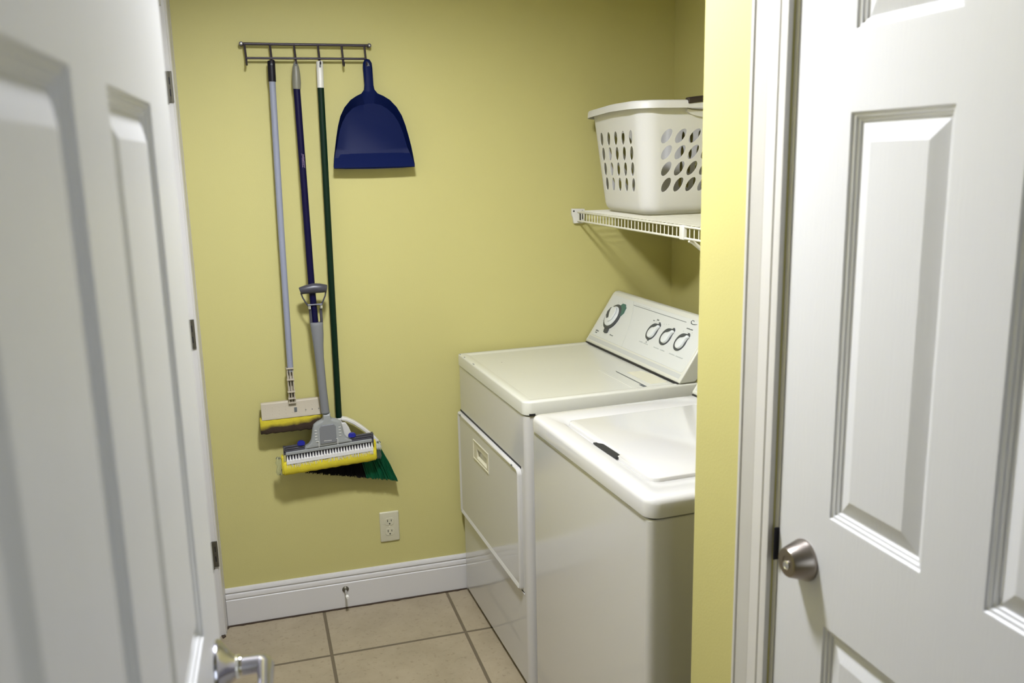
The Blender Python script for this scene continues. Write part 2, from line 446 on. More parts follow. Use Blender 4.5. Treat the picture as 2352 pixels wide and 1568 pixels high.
# casing around the closed door: moulded profile (depth from wall, distance along y)
cp = [(0, -1.793), (0.0150, -1.7935), (0.0172, -1.797), (0.0165, -1.8015), (0.0135, -1.8030), (0.0140, -1.8045), (0.0070, -1.8275), (0.0096, -1.8300), (0.0080, -1.8335), (0.0106, -1.8352), (0.0108, -1.8600), (0.0088, -1.8625), (0.0088, -1.8765), (0.0085, -1.878), (0.0, -1.878)]
k = MB()
k.prism([(XR - d, y) for d, y in cp], 0, 2.115, 'z')
off = D1_Y0 + D1_Y1
k.prism([(XR - d, off - y) for d, y in cp], 0, 2.115, 'z')
k.box(XR - 0.014, XR, off + 1.878, -1.878, 2.05, 2.115)
structure(k.build('trim_3', M_TRIM, angle=12, merge=False))
k = MB()       # jamb lining inside the opening
k.box(XR + 0.0035, XR + 0.115, D1_Y0, D1_Y0 + 0.0093, 0, 2.045)
k.box(XR + 0.0035, XR + 0.115, D1_Y1 - 0.0045, D1_Y1, 0, 2.045)
k.box(XR + 0.042, XR + 0.055, D1_Y0 - 0.012, D1_Y0, 0, 2.045)
k.box(XR - 0.0015, XR + 0.115, D1_Y1, D1_Y0, 2.035, 2.045)
structure(k.build('trim_4', M_TRIM, smooth=False, merge=False))

# --- door_3: doorway in the left wall beside the back corner
k = MB()
k.prism([(XL, -0.0005), (0.0, -0.0005), (0.0005, -0.012), (-0.0015, -0.016), (-0.0030, -0.030), (-0.0020, -0.034), (-0.0040, -0.060), (-0.0065, -0.0665), (-0.0110, -0.070), (-0.0118, -0.0725), (-0.0280, -0.0725), (-0.0290, -0.0745), (XL, -0.0745)], 0, 2.11, 'z')
k.prism([(XL, -0.0745), (-0.0305, -0.0745), (-0.0320, -0.082), (XL, -0.082)], 0, 2.07, 'z')
k.box(XL, -0.020, -0.97, -0.90, 0, 2.11)
k.box(XL, -0.020, -0.90, -0.0005, 2.055, 2.11)
structure(k.build('trim_5', M_TRIM, angle=30, merge=False))
d3 = structure(empty('door_3', (-0.088, -0.083, 0)))


def F3(p): return Vector((p[2], -p[0], p[1]))


door_leaf('door_leaf', 0.815, 2.032, 0.035, 0.115, 0.235, 0.115, F3, d3)
for (z0, z1, dx) in ((1.777, 1.868, 0.0), (1.013, 1.108, -0.004), (0.259, 0.350, 0.002)):
    # folded hinge seen edge on: plate on the jamb face, knuckle at its outer side
    n_ = MB()
    x0 = 0.088 - 0.027 + dx; x1 = 0.088 - 0.0085 + dx
    ym = 0.083 - 0.0765
    def slot_plate(xa, xb, za, zb):
        n_.box(xa, xb, ym - 0.0022, ym + 0.003, za, zb)
    hz = (z1 - z0)
    slot_plate(x0, x0 + 0.0085, z0, z1); slot_plate(x0 + 0.0118, x1, z0, z1)
    for a, b in ((0, 0.2), (0.42, 0.58), (0.80, 1.0)): slot_plate(x0 + 0.0085, x0 + 0.0118, z0 + a * hz, z0 + b * hz)
    h3 = n_.build('hinge', M_HINGE, d3, bevel=0.0006, bseg=1, merge=False)
    n_ = MB(); n_.box(x0 + 0.002, x1 - 0.002, ym - 0.0009, ym + 0.0035, z0 + 0.004, z1 - 0.004); n_.build('hinge_slot', M_BLACK, h3, smooth=False)
    n_ = MB(); n_.tube([(x0 - 0.001, ym - 0.0045, z0 - 0.006), (x0 - 0.001, ym - 0.0045, z1 - 0.002)], 0.0052, 14)
    n_.build('hinge_pin', M_HINGE, h3)

# ------------------------------------------------------------------ ceiling lamp (above the frame, lights the room)
lamp = empty('ceiling_lamp', (LAMP_POS[0], LAMP_POS[1], H), 0, 'round white ceiling lamp with a glowing disc above the tiled floor', 'lamp')
n_ = MB()
n_.loft([[(r * cos(2 * pi * k / 48), r * sin(2 * pi * k / 48), z) for k in range(48)] for r, z in ((0.150, -0.001), (0.150, -0.070), (0.143, -0.070), (0.143, -0.030))], True, True)
n_.build('housing', M_TRIM, lamp)
n_ = MB(); n_.lathe((0, 0, -0.031), (0, 0, -1), [(0.001, 0), (0.112, 0), (0.112, 0.006), (0.001, 0.006)], 48)
n_.build('diffuser', M_LAMP, lamp)


# ------------------------------------------------------------------ clothes dryer and washer
def LF(p):     # (s along the front, d back from the front, z) -> local
    return Vector((p[1], -p[0], p[2]))


ct, st_ = 0.107 / 0.19249, 0.16 / 0.19249


def CF(d0=0.498, z0=0.930):
    return lambda p: Vector((d0 + p[1] * ct - p[2] * st_, -p[0], z0 + p[1] * st_ + p[2] * ct))


def console(parent, s0, s1, front_mat, seam=None, zb=0.914):
    prof = [(0.492, zb + 0.0015), (0.492, 0.924), (0.499, 0.933), (0.603, 1.0885), (0.612, 1.0965), (0.626, 1.0975), (0.646, 1.088), (0.644, 1.060), (0.610, 1.000), (0.578, 0.955), (0.548, zb + 0.0015)]
    c = MB()
    c.prism([(d, -s0) for d in ()], 0, 0) if False else None
    A = [LF((s0, d, z)) for d, z in prof]; B = [LF((s1, d, z)) for d, z in prof]
    va = [c.bm.verts.new(p) for p in A]; vb = [c.bm.verts.new(p) for p in B]; n = len(prof)
    for i in range(n): c.face([va[i], va[(i + 1) % n], vb[(i + 1) % n], vb[i]])
    c.face(va[::-1]); c.face(vb)
    con = c.build('control_console', M_CONEND, parent, bevel=0.007, bseg=4, angle=50)
    f = MB(CF()); f.prism(rrect(s0 + 0.016, s1 - 0.012, 0.018, 0.186, 0.012), -0.004, 0.0016, 'z')
    fa = f.build('fascia', front_mat, con, bevel=0.001, bseg=2)
    f = MB(); f.fn = LF; f.box(s0 + 0.006, s1 - 0.006, 0.4885, 0.550, zb - 0.0005, zb + 0.003)
    f.build('base_gap', M_BLACK, con, smooth=False)
    f = MB(CF()); f.box(s0 + 0.010, s1 - 0.012, -0.004, 0.013, -0.004, 0.0012)
    f.build('lower_trim', M_TRIMG, con, bevel=0.001)
    return con, fa


def teardrop(cx, cy, R, L, ang, n=20):
    """round at one end, narrowed handle to the other"""
    out = []
    pts = []
    for k in range(n + 1):
        a = radians(40 + 280 * k / n); pts.append((R * cos(a), R * sin(a)))
    pts += [(L * 0.80, -R * 0.26), (L * 0.95, -R * 0.27), (L, -R * 0.12), (L, R * 0.12), (L * 0.95, R * 0.27), (L * 0.80, R * 0.26)]
    for x, y in pts: out.append((cx + x * cos(ang) - y * sin(ang), cy + x * sin(ang) + y * cos(ang)))
    return out


AD = 0.0382
dry = empty('clothes_dryer', (0.8577, -0.0196, 0), AD, 'white front loading clothes dryer against the yellow back wall, with a dial and three knobs', 'dryer')
SD = 0.709
b = MB(LF)
ring = rrect(0.010, SD, 0.0, 0.570, (0.006, 0.022, 0.006, 0.006), 8)
b.prism(ring, 0.018, 0.870, 'z')
cab = b.build('cabinet', M_ENAMEL, dry, bevel=0.003, bseg=3, angle=30)
b = MB(LF); b.prism(rrect(0.016, SD - 0.012, 0.006, 0.562, 0.01), 0.8690, 0.8745, 'z'); b.build('top_gap', M_BLACK, dry, smooth=False)
b = MB(LF); b.box(0.02, SD - 0.02, 0.03, 0.55, 0.0, 0.020); b.build('plinth', M_BLACK, dry, smooth=False)
# worktop: rim with a shallow dished middle
b = MB(LF)
rings = []
for off, z in ((0.0, 0.8745), (0.0, 0.9085), (0.0018, 0.9125), (0.0060, 0.9142), (0.0220, 0.9142), (0.0330, 0.9112), (0.0360, 0.9108)):
    r = max(0.026 - off, 0.004)
    rings.append([(p[0], p[1], z) for p in rrect(0.007 + off, SD + 0.003 - off, -0.003 + off, 0.572 - off, (max(0.012 - off, .003), r, r, max(0.012 - off, .003)), 8)])
b.loft(rings)
top = b.build('worktop', M_ENAMEL_TOP, dry, angle=60)
for (s, d, l, w_) in ((0.020, 0.001, 0.012, 0.003), (0.072, 0.002, 0.013, 0.003), (0.182, 0.001, 0.020, 0.003), (0.19, 0.10, 0.004, 0.004)):
    b = MB(LF)
    b.prism([(s, d), (s + l * 0.3, d - w_ * 0.4), (s + l, d), (s + l * 0.8, d + w_), (s + l * 0.25, d + w_)], 0.9138, 0.9146, 'z') if d < 0.05 else b.prism(rrect(s, s + l, d, d + w_, 0.0015), 0.9105, 0.9111, 'z')
    b.build('paint_chip', M_INK, top, smooth=False)
# lint screen door
b = MB(LF); b.prism(rrect(0.455, 0.682, 0.400, 0.485, 0.006), 0.9100, 0.9128, 'z')
lint = b.build('lint_door', M_CREAM, dry, bevel=0.0015, bseg=2); lint['label'] = 'yellowed cream lint screen cover'
lint.data.materials[0] = M_ENAMEL_TOP
b = MB(LF); b.prism([(0.50, 0.420), (0.66, 0.420), (0.66, 0.478), (0.56, 0.484), (0.50, 0.470)], 0.9124, 0.9131, 'z'); b.build('yellow_stain', mat('pale yellow lint cover', (0.60, 0.575, 0.44, 1), 0.3), lint, smooth=False)
b = MB(LF); b.box(0.47, 0.676, 0.3965, 0.3992, 0.9100, 0.9121); b.box(0.650, 0.676, 0.388, 0.3975, 0.9106, 0.9118); b.build('finger_gap', M_INK, lint, smooth=False)
b = MB(LF); b.box(0.430, 0.690, 0.352, 0.366, 0.9100, 0.9120); b.build('raised_rib', M_ENAMEL_TOP, top, bevel=0.0018, bseg=2)
# loading door
b = MB(LF)
door_poly = rrect(0.010, 0.668, 0.318, 0.703, (0.006, 0.010, 0.016, 0.006), 6)
rings = []
for off, dd in ((0.0, 0.004), (0.0, -0.0075), (0.0015, -0.0110), (0.0050, -0.0130), (0.0130, -0.0100), (0.0160, -0.0085)):
    rings.append([(p[0], dd, p[1]) for p in rrect(0.010 + off, 0.668 - off, 0.318 + off, 0.703 - off, (0.006, max(0.012 - off, .002), max(0.020 - off, .003), 0.006), 6)])
b.loft(rings, True, False)
# front skin with the pocket cut out
S0, S1, Z0, Z1 = 0.237, 0.350, 0.595, 0.634
i0, i1, j0, j1 = 0.026, 0.652, 0.334, 0.687
gs = [i0, S0, S1, i1]; gz = [j0, Z0, Z1, j1]
for a in range(3):
    for c_ in range(3):
        if a == 1 and c_ == 1: continue
        b.face([b.v((gs[a], -0.0085, gz[c_])), b.v((gs[a + 1], -0.0085, gz[c_])), b.v((gs[a + 1], -0.0085, gz[c_ + 1])), b.v((gs[a], -0.0085, gz[c_ + 1]))])
ldoor = b.build('door', M_ENAMEL, dry, angle=45)
b = MB(LF); b.prism([(p[0], p[1]) for p in rrect(0.018, 0.664, 0.7020, 0.7085, 0.002)], -0.004, 0.003, 'y') if False else None
b.box(0.012, 0.665, -0.0012, 0.004, 0.7030, 0.7092); b.build('door_gap', M_BLACK, ldoor, smooth=False)
b = MB(LF)
b.loft([[(S0 - .040, -0.0086, 0.590 - .004), (S1 + .021, -0.0086, 0.586), (S1 + .021, -0.0086, 0.6545), (S0 - .040, -0.0086, 0.6545)],
        [(S0 - .040, -0.0108, 0.586), (S1 + .021, -0.0108, 0.586), (S1 + .021, -0.0108, 0.6545), (S0 - .040, -0.0108, 0.6545)],
        [(S0 - .036, -0.0112, 0.590), (S1 + .018, -0.0112, 0.590), (S1 + .018, -0.0112, 0.6515), (S0 - .036, -0.0112, 0.6515)],
        [(S0 - .034, -0.0092, 0.592), (S1 + .016, -0.0092, 0.592), (S1 + .016, -0.0092, 0.6500), (S0 - .034, -0.0092, 0.6500)],
        [(S0, -0.0092, 0.598), (S1, -0.0092, 0.598), (S1, -0.0092, 0.632), (S0, -0.0092, 0.632)],
        [(S0 + .002, 0.0105, 0.612), (S1 - .002, 0.0105, 0.612), (S1 - .002, 0.0105, 0.6315), (S0 + .002, 0.0105, 0.6315)]], False, True)
hd = b.build('door_handle', M_CREAM, ldoor, smooth=False); hd['label'] = 'cream recessed finger pull'
for s in (0.045, 0.610):
    b = MB(LF); b.box(s, s + 0.010, -0.0135, -0.010, 0.6955, 0.7010)
    b.build('door_bumper', M_INK, ldoor, smooth=False)
b = MB(LF); b.box(0.012, 0.672, -0.0010, 0.003, 0.3125, 0.3160); b.build('lower_seam', M_BLACK, dry, smooth=False)
b = MB(LF); b.prism([(-0.0016, 0.3090), (0.004, 0.3075), (0.004, 0.3125), (-0.0016, 0.3125)], 0.0, 0.0) if False else None
b.box(0.011, 0.676, -0.0022, 0.003, 0.3080, 0.3125); b.build('lower_lip', M_ENAMEL, dry, bevel=0.0008)
b = MB(LF); b.box(SD - 0.0005, SD + 0.0035, 0.012, 0.030, 0.874, 0.879); b.build('screw_slot', M_BLACK, dry, smooth=False)

con, fas = console(dry, 0.010, SD, M_CONSOLE)
f = MB(CF())
f.tube([(0.190, 0.184, 0.0016), (0.222, 0.150, 0.0016), (0.250, 0.105, 0.0016), (0.270, 0.060, 0.0016), (0.283, 0.018, 0.0016)], 0.0006, 6)
f.build('seam', M_INKL, fas)
f = MB(CF()); f.box(0.205, 0.570, 0.1705, 0.1722, 0.0016, 0.0021); f.build('printed_line', M_INK, fas, smooth=False)
def printed(name, ink, *boxes):
    f_p = MB(CF())
    for bx_ in boxes: f_p.box(*bx_, 0.0016, 0.0021)
    return f_p.build(name, ink, fas, smooth=False)


def marks(ink, s, t, n, w_=0.0045, h=0.0045, gap=0.0016):
    """one printed word, too small to read: a row of joined strokes"""
    bs = []
    s0 = s
    for i in range(n):
        ww = w_ * (0.7 + 0.5 * random.random())
        bs.append((s, s + ww, t, t + h * (0.7 + 0.3 * random.random()))); s += ww + gap
    bs.append((s0, s - gap, t, t + h * 0.22))
    printed('printed_word', ink, *bs)


printed('printed_word', M_INKL, (0.212, 0.265, 0.1755, 0.1768)); printed('printed_word', M_INKL, (0.270, 0.325, 0.1755, 0.1770))
for s_ in (0.396, 0.402, 0.455, 0.468, 0.481, 0.580, 0.605, 0.630): printed('printed_dot', M_INKL, (s_, s_ + 0.0035, 0.1435 + 0.004 * sin(s_ * 40), 0.146 + 0.004 * sin(s_ * 40)))
for s_, n_w in ((0.370, 5), (0.402, 6), (0.472, 7), (0.516, 6), (0.575, 7), (0.617, 8)): marks(M_INKL, s_, 0.0580, n_w, 0.0038, 0.0040)
for k in range(16):        # tick marks about the dial
    a = radians(-60 + k * 24)
    f = MB(CF()); f.tube([(0.112 + 0.058 * cos(a), 0.106 + 0.058 * sin(a), 0.0018), (0.112 + 0.064 * cos(a), 0.106 + 0.064 * sin(a), 0.0018)], 0.0006, 4)
    f.build('tick_mark', M_INKL, fas, smooth=False)
for args_ in ((0.150, 0.150, 3, 0.005, 0.0050), (0.150, 0.143, 3, 0.005, 0.0042), (0.045, 0.036, 4, 0.0045, 0.0052), (0.049, 0.029, 3, 0.004, 0.0040), (0.160, 0.040, 4, 0.005, 0.0045),
              (0.402, 0.1465, 2, 0.005, 0.005), (0.422, 0.140, 2, 0.004, 0.005), (0.382, 0.141, 2, 0.0035, 0.004), (0.412, 0.071, 2, 0.005, 0.006), (0.412, 0.064, 1, 0.004, 0.004), (0.590, 0.152, 6, 0.0050, 0.0042)):
    marks(M_INK, *args_)
f = MB(CF())            # script emblem: short curl over a long sweeping stroke
f.tube([(0.594, 0.178, 0.0018), (0.598, 0.183, 0.0018), (0.605, 0.183, 0.0018), (0.609, 0.180, 0.0018)], 0.0013, 6)
f.tube([(0.594, 0.178, 0.0018), (0.599, 0.173, 0.0018), (0.608, 0.171, 0.0018), (0.620, 0.172, 0.0018), (0.632, 0.1745, 0.0018)], [0.0018, 0.0017, 0.0015, 0.0017, 0.0008], 6)
f.build('emblem', M_INK, fas)


def FD(cs, ctt):
    base = CF(); return lambda p: base(Vector((p[0] + cs, p[1] + ctt, p[2])))


f = MB(FD(0.112, 0.106)); f.lathe((0, 0, 0.0014), (0, 0, 1), [(0.001, 0), (0.0500, 0), (0.0500, 0.004), (0.0460, 0.007), (0.001, 0.007)], 48)
f.prism([(0.030, 0.040), (0.050, 0.020), (0.062, 0.036), (0.058, 0.052), (0.046, 0.058), (0.030, 0.050)], 0.001, 0.0035, 'z') if False else None
dial = f.build('timer_dial', M_DKGREY, con, angle=40); dial['label'] = 'large round cycle dial'
f = MB(FD(0.112, 0.106)); f.prism([(0.010, 0.047), (0.048, 0.010), (0.060, 0.026), (0.055, 0.046), (0.040, 0.058), (0.022, 0.058)], 0.0012, 0.0055, 'z'); f.build('green_mark', M_GREEN, dial, smooth=False)
f = MB(FD(0.112, 0.106)); f.prism([(-0.008, -0.050), (0.022, -0.046), (0.026, -0.062), (0.010, -0.066), (-0.002, -0.064)], 0.0012, 0.0055, 'z'); f.build('dark_mark', M_DKGREY, dial, smooth=False)
f = MB(FD(0.112, 0.106)); f.lathe((0, 0, 0.008), (0, 0, 1), [(0.001, -0.002), (0.0400, -0.002), (0.0395, 0.002), (0.0375, 0.004), (0.0350, 0.0045), (0.001, 0.0045)], 48)
kn = f.build('knob', M_KNOBW, dial, angle=50)
f = MB(FD(0.112, 0.106)); f.prism([(-0.040, 0.010), (-0.030, 0.030), (-0.008, 0.016), (-0.004, -0.004), (-0.020, -0.014), (-0.032, -0.004)], 0.0120, 0.0140, 'z'); f.build('finger_recess', M_DKGREY, kn, smooth=False)
f = MB(FD(0.112, 0.106)); f.prism([(-0.012, 0.034), (0.014, 0.034), (0.026, 0.018), (0.024, -0.014), (0.006, -0.026), (-0.002, -0.010), (-0.014, 0.006), (-0.020, 0.024)], 0.0120, 0.0185, 'z'); f.build('grip', M_KNOBW, kn, bevel=0.003)
for cs in (0.414, 0.508, 0.601):
    ang = radians(52)
    f = MB(FD(cs, 0.105)); f.prism(teardrop(0, 0, 0.0305, 0.042, ang), 0.0012, 0.0050, 'z'); kb = f.build('selector_knob', M_DKGREY, con, bevel=0.001, bseg=2)
    base = FD(cs + 0.007, 0.1005)
    f = MB(base)
    f.loft([[(p[0], p[1], h) for p in teardrop(0, 0, R, L, ang)] for R, L, h in ((0.0195, 0.0375, 0.0045), (0.0192, 0.0370, 0.0090), (0.0178, 0.0350, 0.0115), (0.0140, 0.0300, 0.0125))])
    f.build('knob_cap', M_KNOBW, kb, angle=45)

# --- washer, in front of the dryer as seen from the door
AW = 0.051
wash = empty('washing_machine', (0.8613, -0.7469, 0), AW, 'white top loading washing machine beside the dryer, nearest the alcove corner', 'washing machine')
WS0, WS1 = 0.100, 0.762
b = MB(LF)
b.prism(rrect(WS0, WS1, 0.0, 0.620, (0.014, 0.020, 0.006, 0.006), 8), 0.018, 0.869, 'z')
b.build('cabinet', M_ENAMEL, wash, bevel=0.0035, bseg=3, angle=30)
b = MB(LF); b.prism(rrect(WS0 + 0.004, WS1 - 0.006, 0.005, 0.60, 0.01), 0.868, 0.8735, 'z'); b.build('top_gap', M_BLACK, wash, smooth=False)
b = MB(LF); b.box(WS0 + 0.03, WS1 - 0.03, 0.03, 0.58, 0.0, 0.020); b.build('plinth', M_BLACK, wash, smooth=False)
b = MB(LF)
LS0, LS1, LD0, LD1 = 0.200, 0.664, 0.058, 0.455
rings = []
for off, z in ((0.0, 0.8735), (-0.001, 0.9020), (0.0015, 0.9085), (0.0060, 0.9125), (0.0120, 0.9142), (0.030, 0.9142)):
    r = max(0.030 - off, 0.006)
    rings.append([(p[0], p[1], z) for p in rrect(WS0 - 0.003 + off, WS1 + 0.003 - off, -0.004 + off, 0.620 - off, (r, r, .01, .01), 8)])
n8 = 9
rings.append([(p[0], p[1], 0.9142) for p in rrect(LS0 - 0.016, LS1 + 0.016, LD0 - 0.014, LD1 + 0.012, 0.030, 8)])
rings.append([(p[0], p[1], 0.9100) for p in rrect(LS0 - 0.008, LS1 + 0.008, LD0 - 0.006, LD1 + 0.006, 0.026, 8)])
rings.append([(p[0], p[1], 0.9075) for p in rrect(LS0 - 0.002, LS1 + 0.002, LD0 - 0.002, LD1 + 0.002, 0.022, 8)])
b.loft(rings)
wt = b.build('worktop', M_ENAMEL, wash, angle=60)
b = MB(LF)
lidr = []
lo = []
# lid outline with the finger scoop on its front edge
def lid_poly(off):
    s0, s1, d0, d1_, r = LS0 + off, LS1 - off, LD0 + off, LD1 - off, 0.022
    p = rrect(s0, s1, d0, d1_, r, 6)
    # the front edge runs s0->s1 at d0: between corner 0 and corner 1
    head = p[:7]; tail = p[7:]
    scoop = [(0.392, d0), (0.404, d0 + 0.009), (0.430, d0 + 0.0105), (0.474, d0 + 0.0115), (0.494, d0 + 0.010), (0.500, d0)]
    return head + scoop + tail
for off, z in ((0.0005, 0.9070), (0.0005, 0.9145), (0.0016, 0.9162), (0.0045, 0.9170)):
    lidr.append([(p[0], p[1], z) for p in lid_poly(off)])
b.loft(lidr)
b.build('lid', M_ENAMEL, wash, angle=50)
b = MB(LF); b.prism([(0.385, 0.050), (0.400, 0.0475), (0.470, 0.0475), (0.502, 0.052), (0.505, 0.060), (0.494, 0.069), (0.404, 0.068), (0.388, 0.060)], 0.9086, 0.9146, 'z')
b.build('finger_slot', M_BLACK, wash, smooth=False)
b = MB(LF); b.lathe((LS0 - 0.004, LD0 - 0.002, 0.9105), (0, 0, 1), [(0.001, 0), (0.0035, 0), (0.001, 0.0015)], 10); b.build('hinge_mark', M_INKL, wash)
wc, wf = console(wash, WS0, WS1, M_CONSOLE)
for cs in (0.25, 0.42, 0.58):
    f = MB(FD(cs, 0.10)); f.lathe((0, 0, 0.0014), (0, 0, 1), [(0.001, 0), (0.030, 0), (0.029, 0.014), (0.001, 0.016)], 32); f.build('knob', M_KNOBW, wc)

# ------------------------------------------------------------------ wire shelf
XS = 1.322
sh = empty('wire_shelf', (XS, 0, 1.38), 0, 'white wire shelf on the alcove wall above the dryer, holding the basket', 'shelf')
ZT = 0.016


def SF(p): return Vector((p[0], p[1], p[2]))


YE = YC + 0.005
b = MB()
y = -0.020; k = 0
while y > YE:
    b.tube([(0.374, y, ZT + 0.002), (0.004, y, ZT + 0.002), (0.0, y, ZT - 0.002), (0.0, y, -0.016)], 0.00155, 6); y -= 0.0254
b.build('wire_deck', M_SHELF, sh, merge=False)
for (x, z, r) in ((0.0, ZT - 0.001, 0.0031), (0.0, -0.0165, 0.0033)):
    b = MB(); b.tube([(x - 0.0015, -0.010, z), (x - 0.0015, YE, z)], r, 10); b.build('front_rail', M_SHELF, sh)
b = MB()
for x in (0.125, 0.25, 0.368): b.tube([(x, -0.006, ZT - 0.0025), (x, YE, ZT - 0.0025)], 0.0026, 8)
b.build('cross_rod', M_SHELF, sh, merge=False)
b = MB()
b.prism([(-0.024, 0.027), (0.026, 0.025), (0.026, -0.006), (0.020, -0.026), (-0.016, -0.026), (-0.020, -0.004), (-0.024, 0.004)], -0.0135, -0.0005, 'y')
br = b.build('end_bracket', M_WHITEP, sh, bevel=0.002, bseg=2)
b = MB()
b.lathe((-0.017, -0.0134, 0.018), (0, -1, 0), [(0.0005, 0), (0.0034, 0), (0.0034, 0.0006), (0.0005, 0.0006)], 12)
b.build('bracket_hole', M_BLACK, br, smooth=False, merge=False)
b = MB()
b.lathe((0.016, -0.0134, 0.017), (0, -1, 0), [(0.0005, 0), (0.0036, 0), (0.0036, 0.0006), (0.0005, 0.0006)], 12)
b.build('bracket_hole', M_BLACK, br, smooth=False, merge=False)
b = MB()
b.box(0.0065, 0.0100, -0.0141, -0.0133, -0.022, 0.008); b.box(0.0150, 0.0180, -0.0141, -0.0133, -0.012, 0.008); b.box(0.0065, 0.0200, -0.0141, -0.0133, -0.0225, -0.0185)
b.build('bracket_slot', M_BLACK, br, smooth=False, merge=False)
for yb in (-0.86, -1.46):
    b = MB(); b.tube([(-0.002, yb, -0.020), (0.010, yb, -0.026), (0.355, yb, -0.300), (0.378, yb, -0.306)], 0.0055, 10)
    b.lathe((0.3765, yb, -0.306), (1, 0, 0), [(0.001, 0), (0.012, 0), (0.012, 0.004), (0.001, 0.004)], 16)
    b.build('support_brace', M_SHELF, sh, merge=False)
    b = MB(); b.box(-0.008, 0.005, yb + 0.025, yb + 0.050, -0.021, 0.019); b.build('rail_clip', M_WHITEP, sh, bevel=0.003)

# ------------------------------------------------------------------ laundry basket
BZ0, BZH = 1.4015, 0.352
bx = empty('laundry_basket', (1.5155, -0.262, BZ0), 0, 'white plastic laundry basket with oval holes and a dark grip, on the wire shelf', 'basket')


def ring_at(t, seg=8):
    """outline of the tapering body, t from 0 (floor) to 1 (rim)"""
    hx = 0.128 + (0.166 - 0.128) * t; hy = 0.178 + (0.218 - 0.178) * t; r = 0.050 + 0.010 * t
    return hx, hy, r


def basket_body():
    bm = MB()
    def contour(t, z, shrink=0.0):
        hx, hy, r = ring_at(t); hx -= shrink; hy -= shrink
        return hx, hy, max(r - shrink * 0.5, 0.01)
    corner_seg = 8
    # parametrise: four sides split into cells, four corner arcs
    NX, NY = 5, 5
    rows = [0.02, 0.060, 0.185, 0.245]        # heights of plain bands
    hz = [0.105, 0.155, 0.205, 0.255]         # window row centres (from floor)

    def pt(side, u, z):
        t = z / BZH; hx, hy, r = contour(t, z)
        # slight bulge keeps the sides from reading as flat boards
        if side == 0: return Vector((-(hx - r) + 2 * (hx - r) * u, -hy, z))
        if side == 1: return Vector((hx, -(hy - r) + 2 * (hy - r) * u, z))
        if side == 2: return Vector(((hx - r) - 2 * (hx - r) * u, hy, z))
        return Vector((-hx, (hy - r) - 2 * (hy - r) * u, z))

    def arc(side, k, z):
        t = z / BZH; hx, hy, r = contour(t, z)
        cx, cy, a0 = ((hx - r, -(hy - r), -90), (hx - r, hy - r, 0), (-(hx - r), hy - r, 90), (-(hx - r), -(hy - r), 180))[side]
        a = radians(a0 + 90 * k / corner_seg); return Vector((cx + r * cos(a), cy + r * sin(a), z))
    zl = [0.030, 0.070, 0.120, 0.170, 0.220, 0.270, 0.318, BZH - 0.006]
    dz = 0.0245
    for side in range(4):
        n = 5 if side in (1, 3) else 4
        for j in range(len(zl) - 1):
            z0, z1 = zl[j], zl[j + 1]
            for i in range(n):
                u0, u1 = 0.0 + i / n, (i + 1) / n
                hole = 1 <= j <= 4
                if side in (0, 2) and j == 6 and 0 <= i <= 4 and i in (2, 3): hole = 'grip'
                P = [pt(side, u0, z0), pt(side, u1, z0), pt(side, u1, z1), pt(side, u0, z1)]
                if not hole or hole == 'grip':
                    if hole == 'grip' and side == 0: continue
                    bm.face([bm.bm.verts.new(p) for p in P]); continue
                # oval window: 16 point outline leaning over, joined to the cell border
                N = 16; cz = (z0 + z1) / 2; cu = (u0 + u1) / 2
                inner = []; outer = []
                wu = (u1 - u0)
                for q in range(N):
                    a = 2 * pi * q / N + pi / 4
                    # almond with its long axis leaning to the right
                    ex, ez = cos(a), sin(a)
                    lx = (0.36 * ex + 0.26 * ez) if side in (0, 2) else (0.25 * ex + 0.07 * ez); lz = 0.0222 * ez
                    inner.append(pt(side, cu + lx * wu * 0.92, cz + lz))
                    m_ = max(abs(ex), abs(ez)); outer.append(pt(side, cu + 0.5 * wu * ex / m_, cz + (z1 - z0) / 2 * ez / m_))
                vi = [bm.bm.verts.new(p) for p in inner]; vo = [bm.bm.verts.new(p) for p in outer]
                for q in range(N): bm.face([vo[q], vo[(q + 1) % N], vi[(q + 1) % N], vi[q]])
            for k in range(corner_seg):
                bm.face([bm.bm.verts.new(arc(side, k, z0)), bm.bm.verts.new(arc(side, k + 1, z0)), bm.bm.verts.new(arc(side, k + 1, z1)), bm.bm.verts.new(arc(side, k, z1))])
    # rounded foot and floor
    def outline(z, sh):
        t = z / BZH; hx, hy, r = ring_at(t); hx -= sh; hy -= sh
        pts = []
        for side in range(4):
            n = 5 if side in (1, 3) else 4
            for i in range(n):
                u = i / n
                if side == 0: pts.append(Vector((-(hx - r) + 2 * (hx - r) * u, -hy, z)))
                if side == 1: pts.append(Vector((hx, -(hy - r) + 2 * (hy - r) * u, z)))
                if side == 2: pts.append(Vector(((hx - r) - 2 * (hx - r) * u, hy, z)))
                if side == 3: pts.append(Vector((-hx, (hy - r) - 2 * (hy - r) * u, z)))
            cx, cy, a0 = ((hx - r, -(hy - r), -90), (hx - r, hy - r, 0), (-(hx - r), hy - r, 90), (-(hx - r), -(hy - r), 180))[side]
            for k in range(corner_seg):
                a = radians(a0 + 90 * k / corner_seg); pts.append(Vector((cx + r * cos(a), cy + r * sin(a), z)))
        return pts
    foot = [outline(0.030, 0), outline(0.018, 0.002), outline(0.009, 0.007), outline(0.003, 0.016), outline(0.0012, 0.030)]
    bm.loft(foot[::-1], True, False)
    bmesh.ops.remove_doubles(bm.bm, verts=bm.bm.verts, dist=2e-5)
    return bm, outline


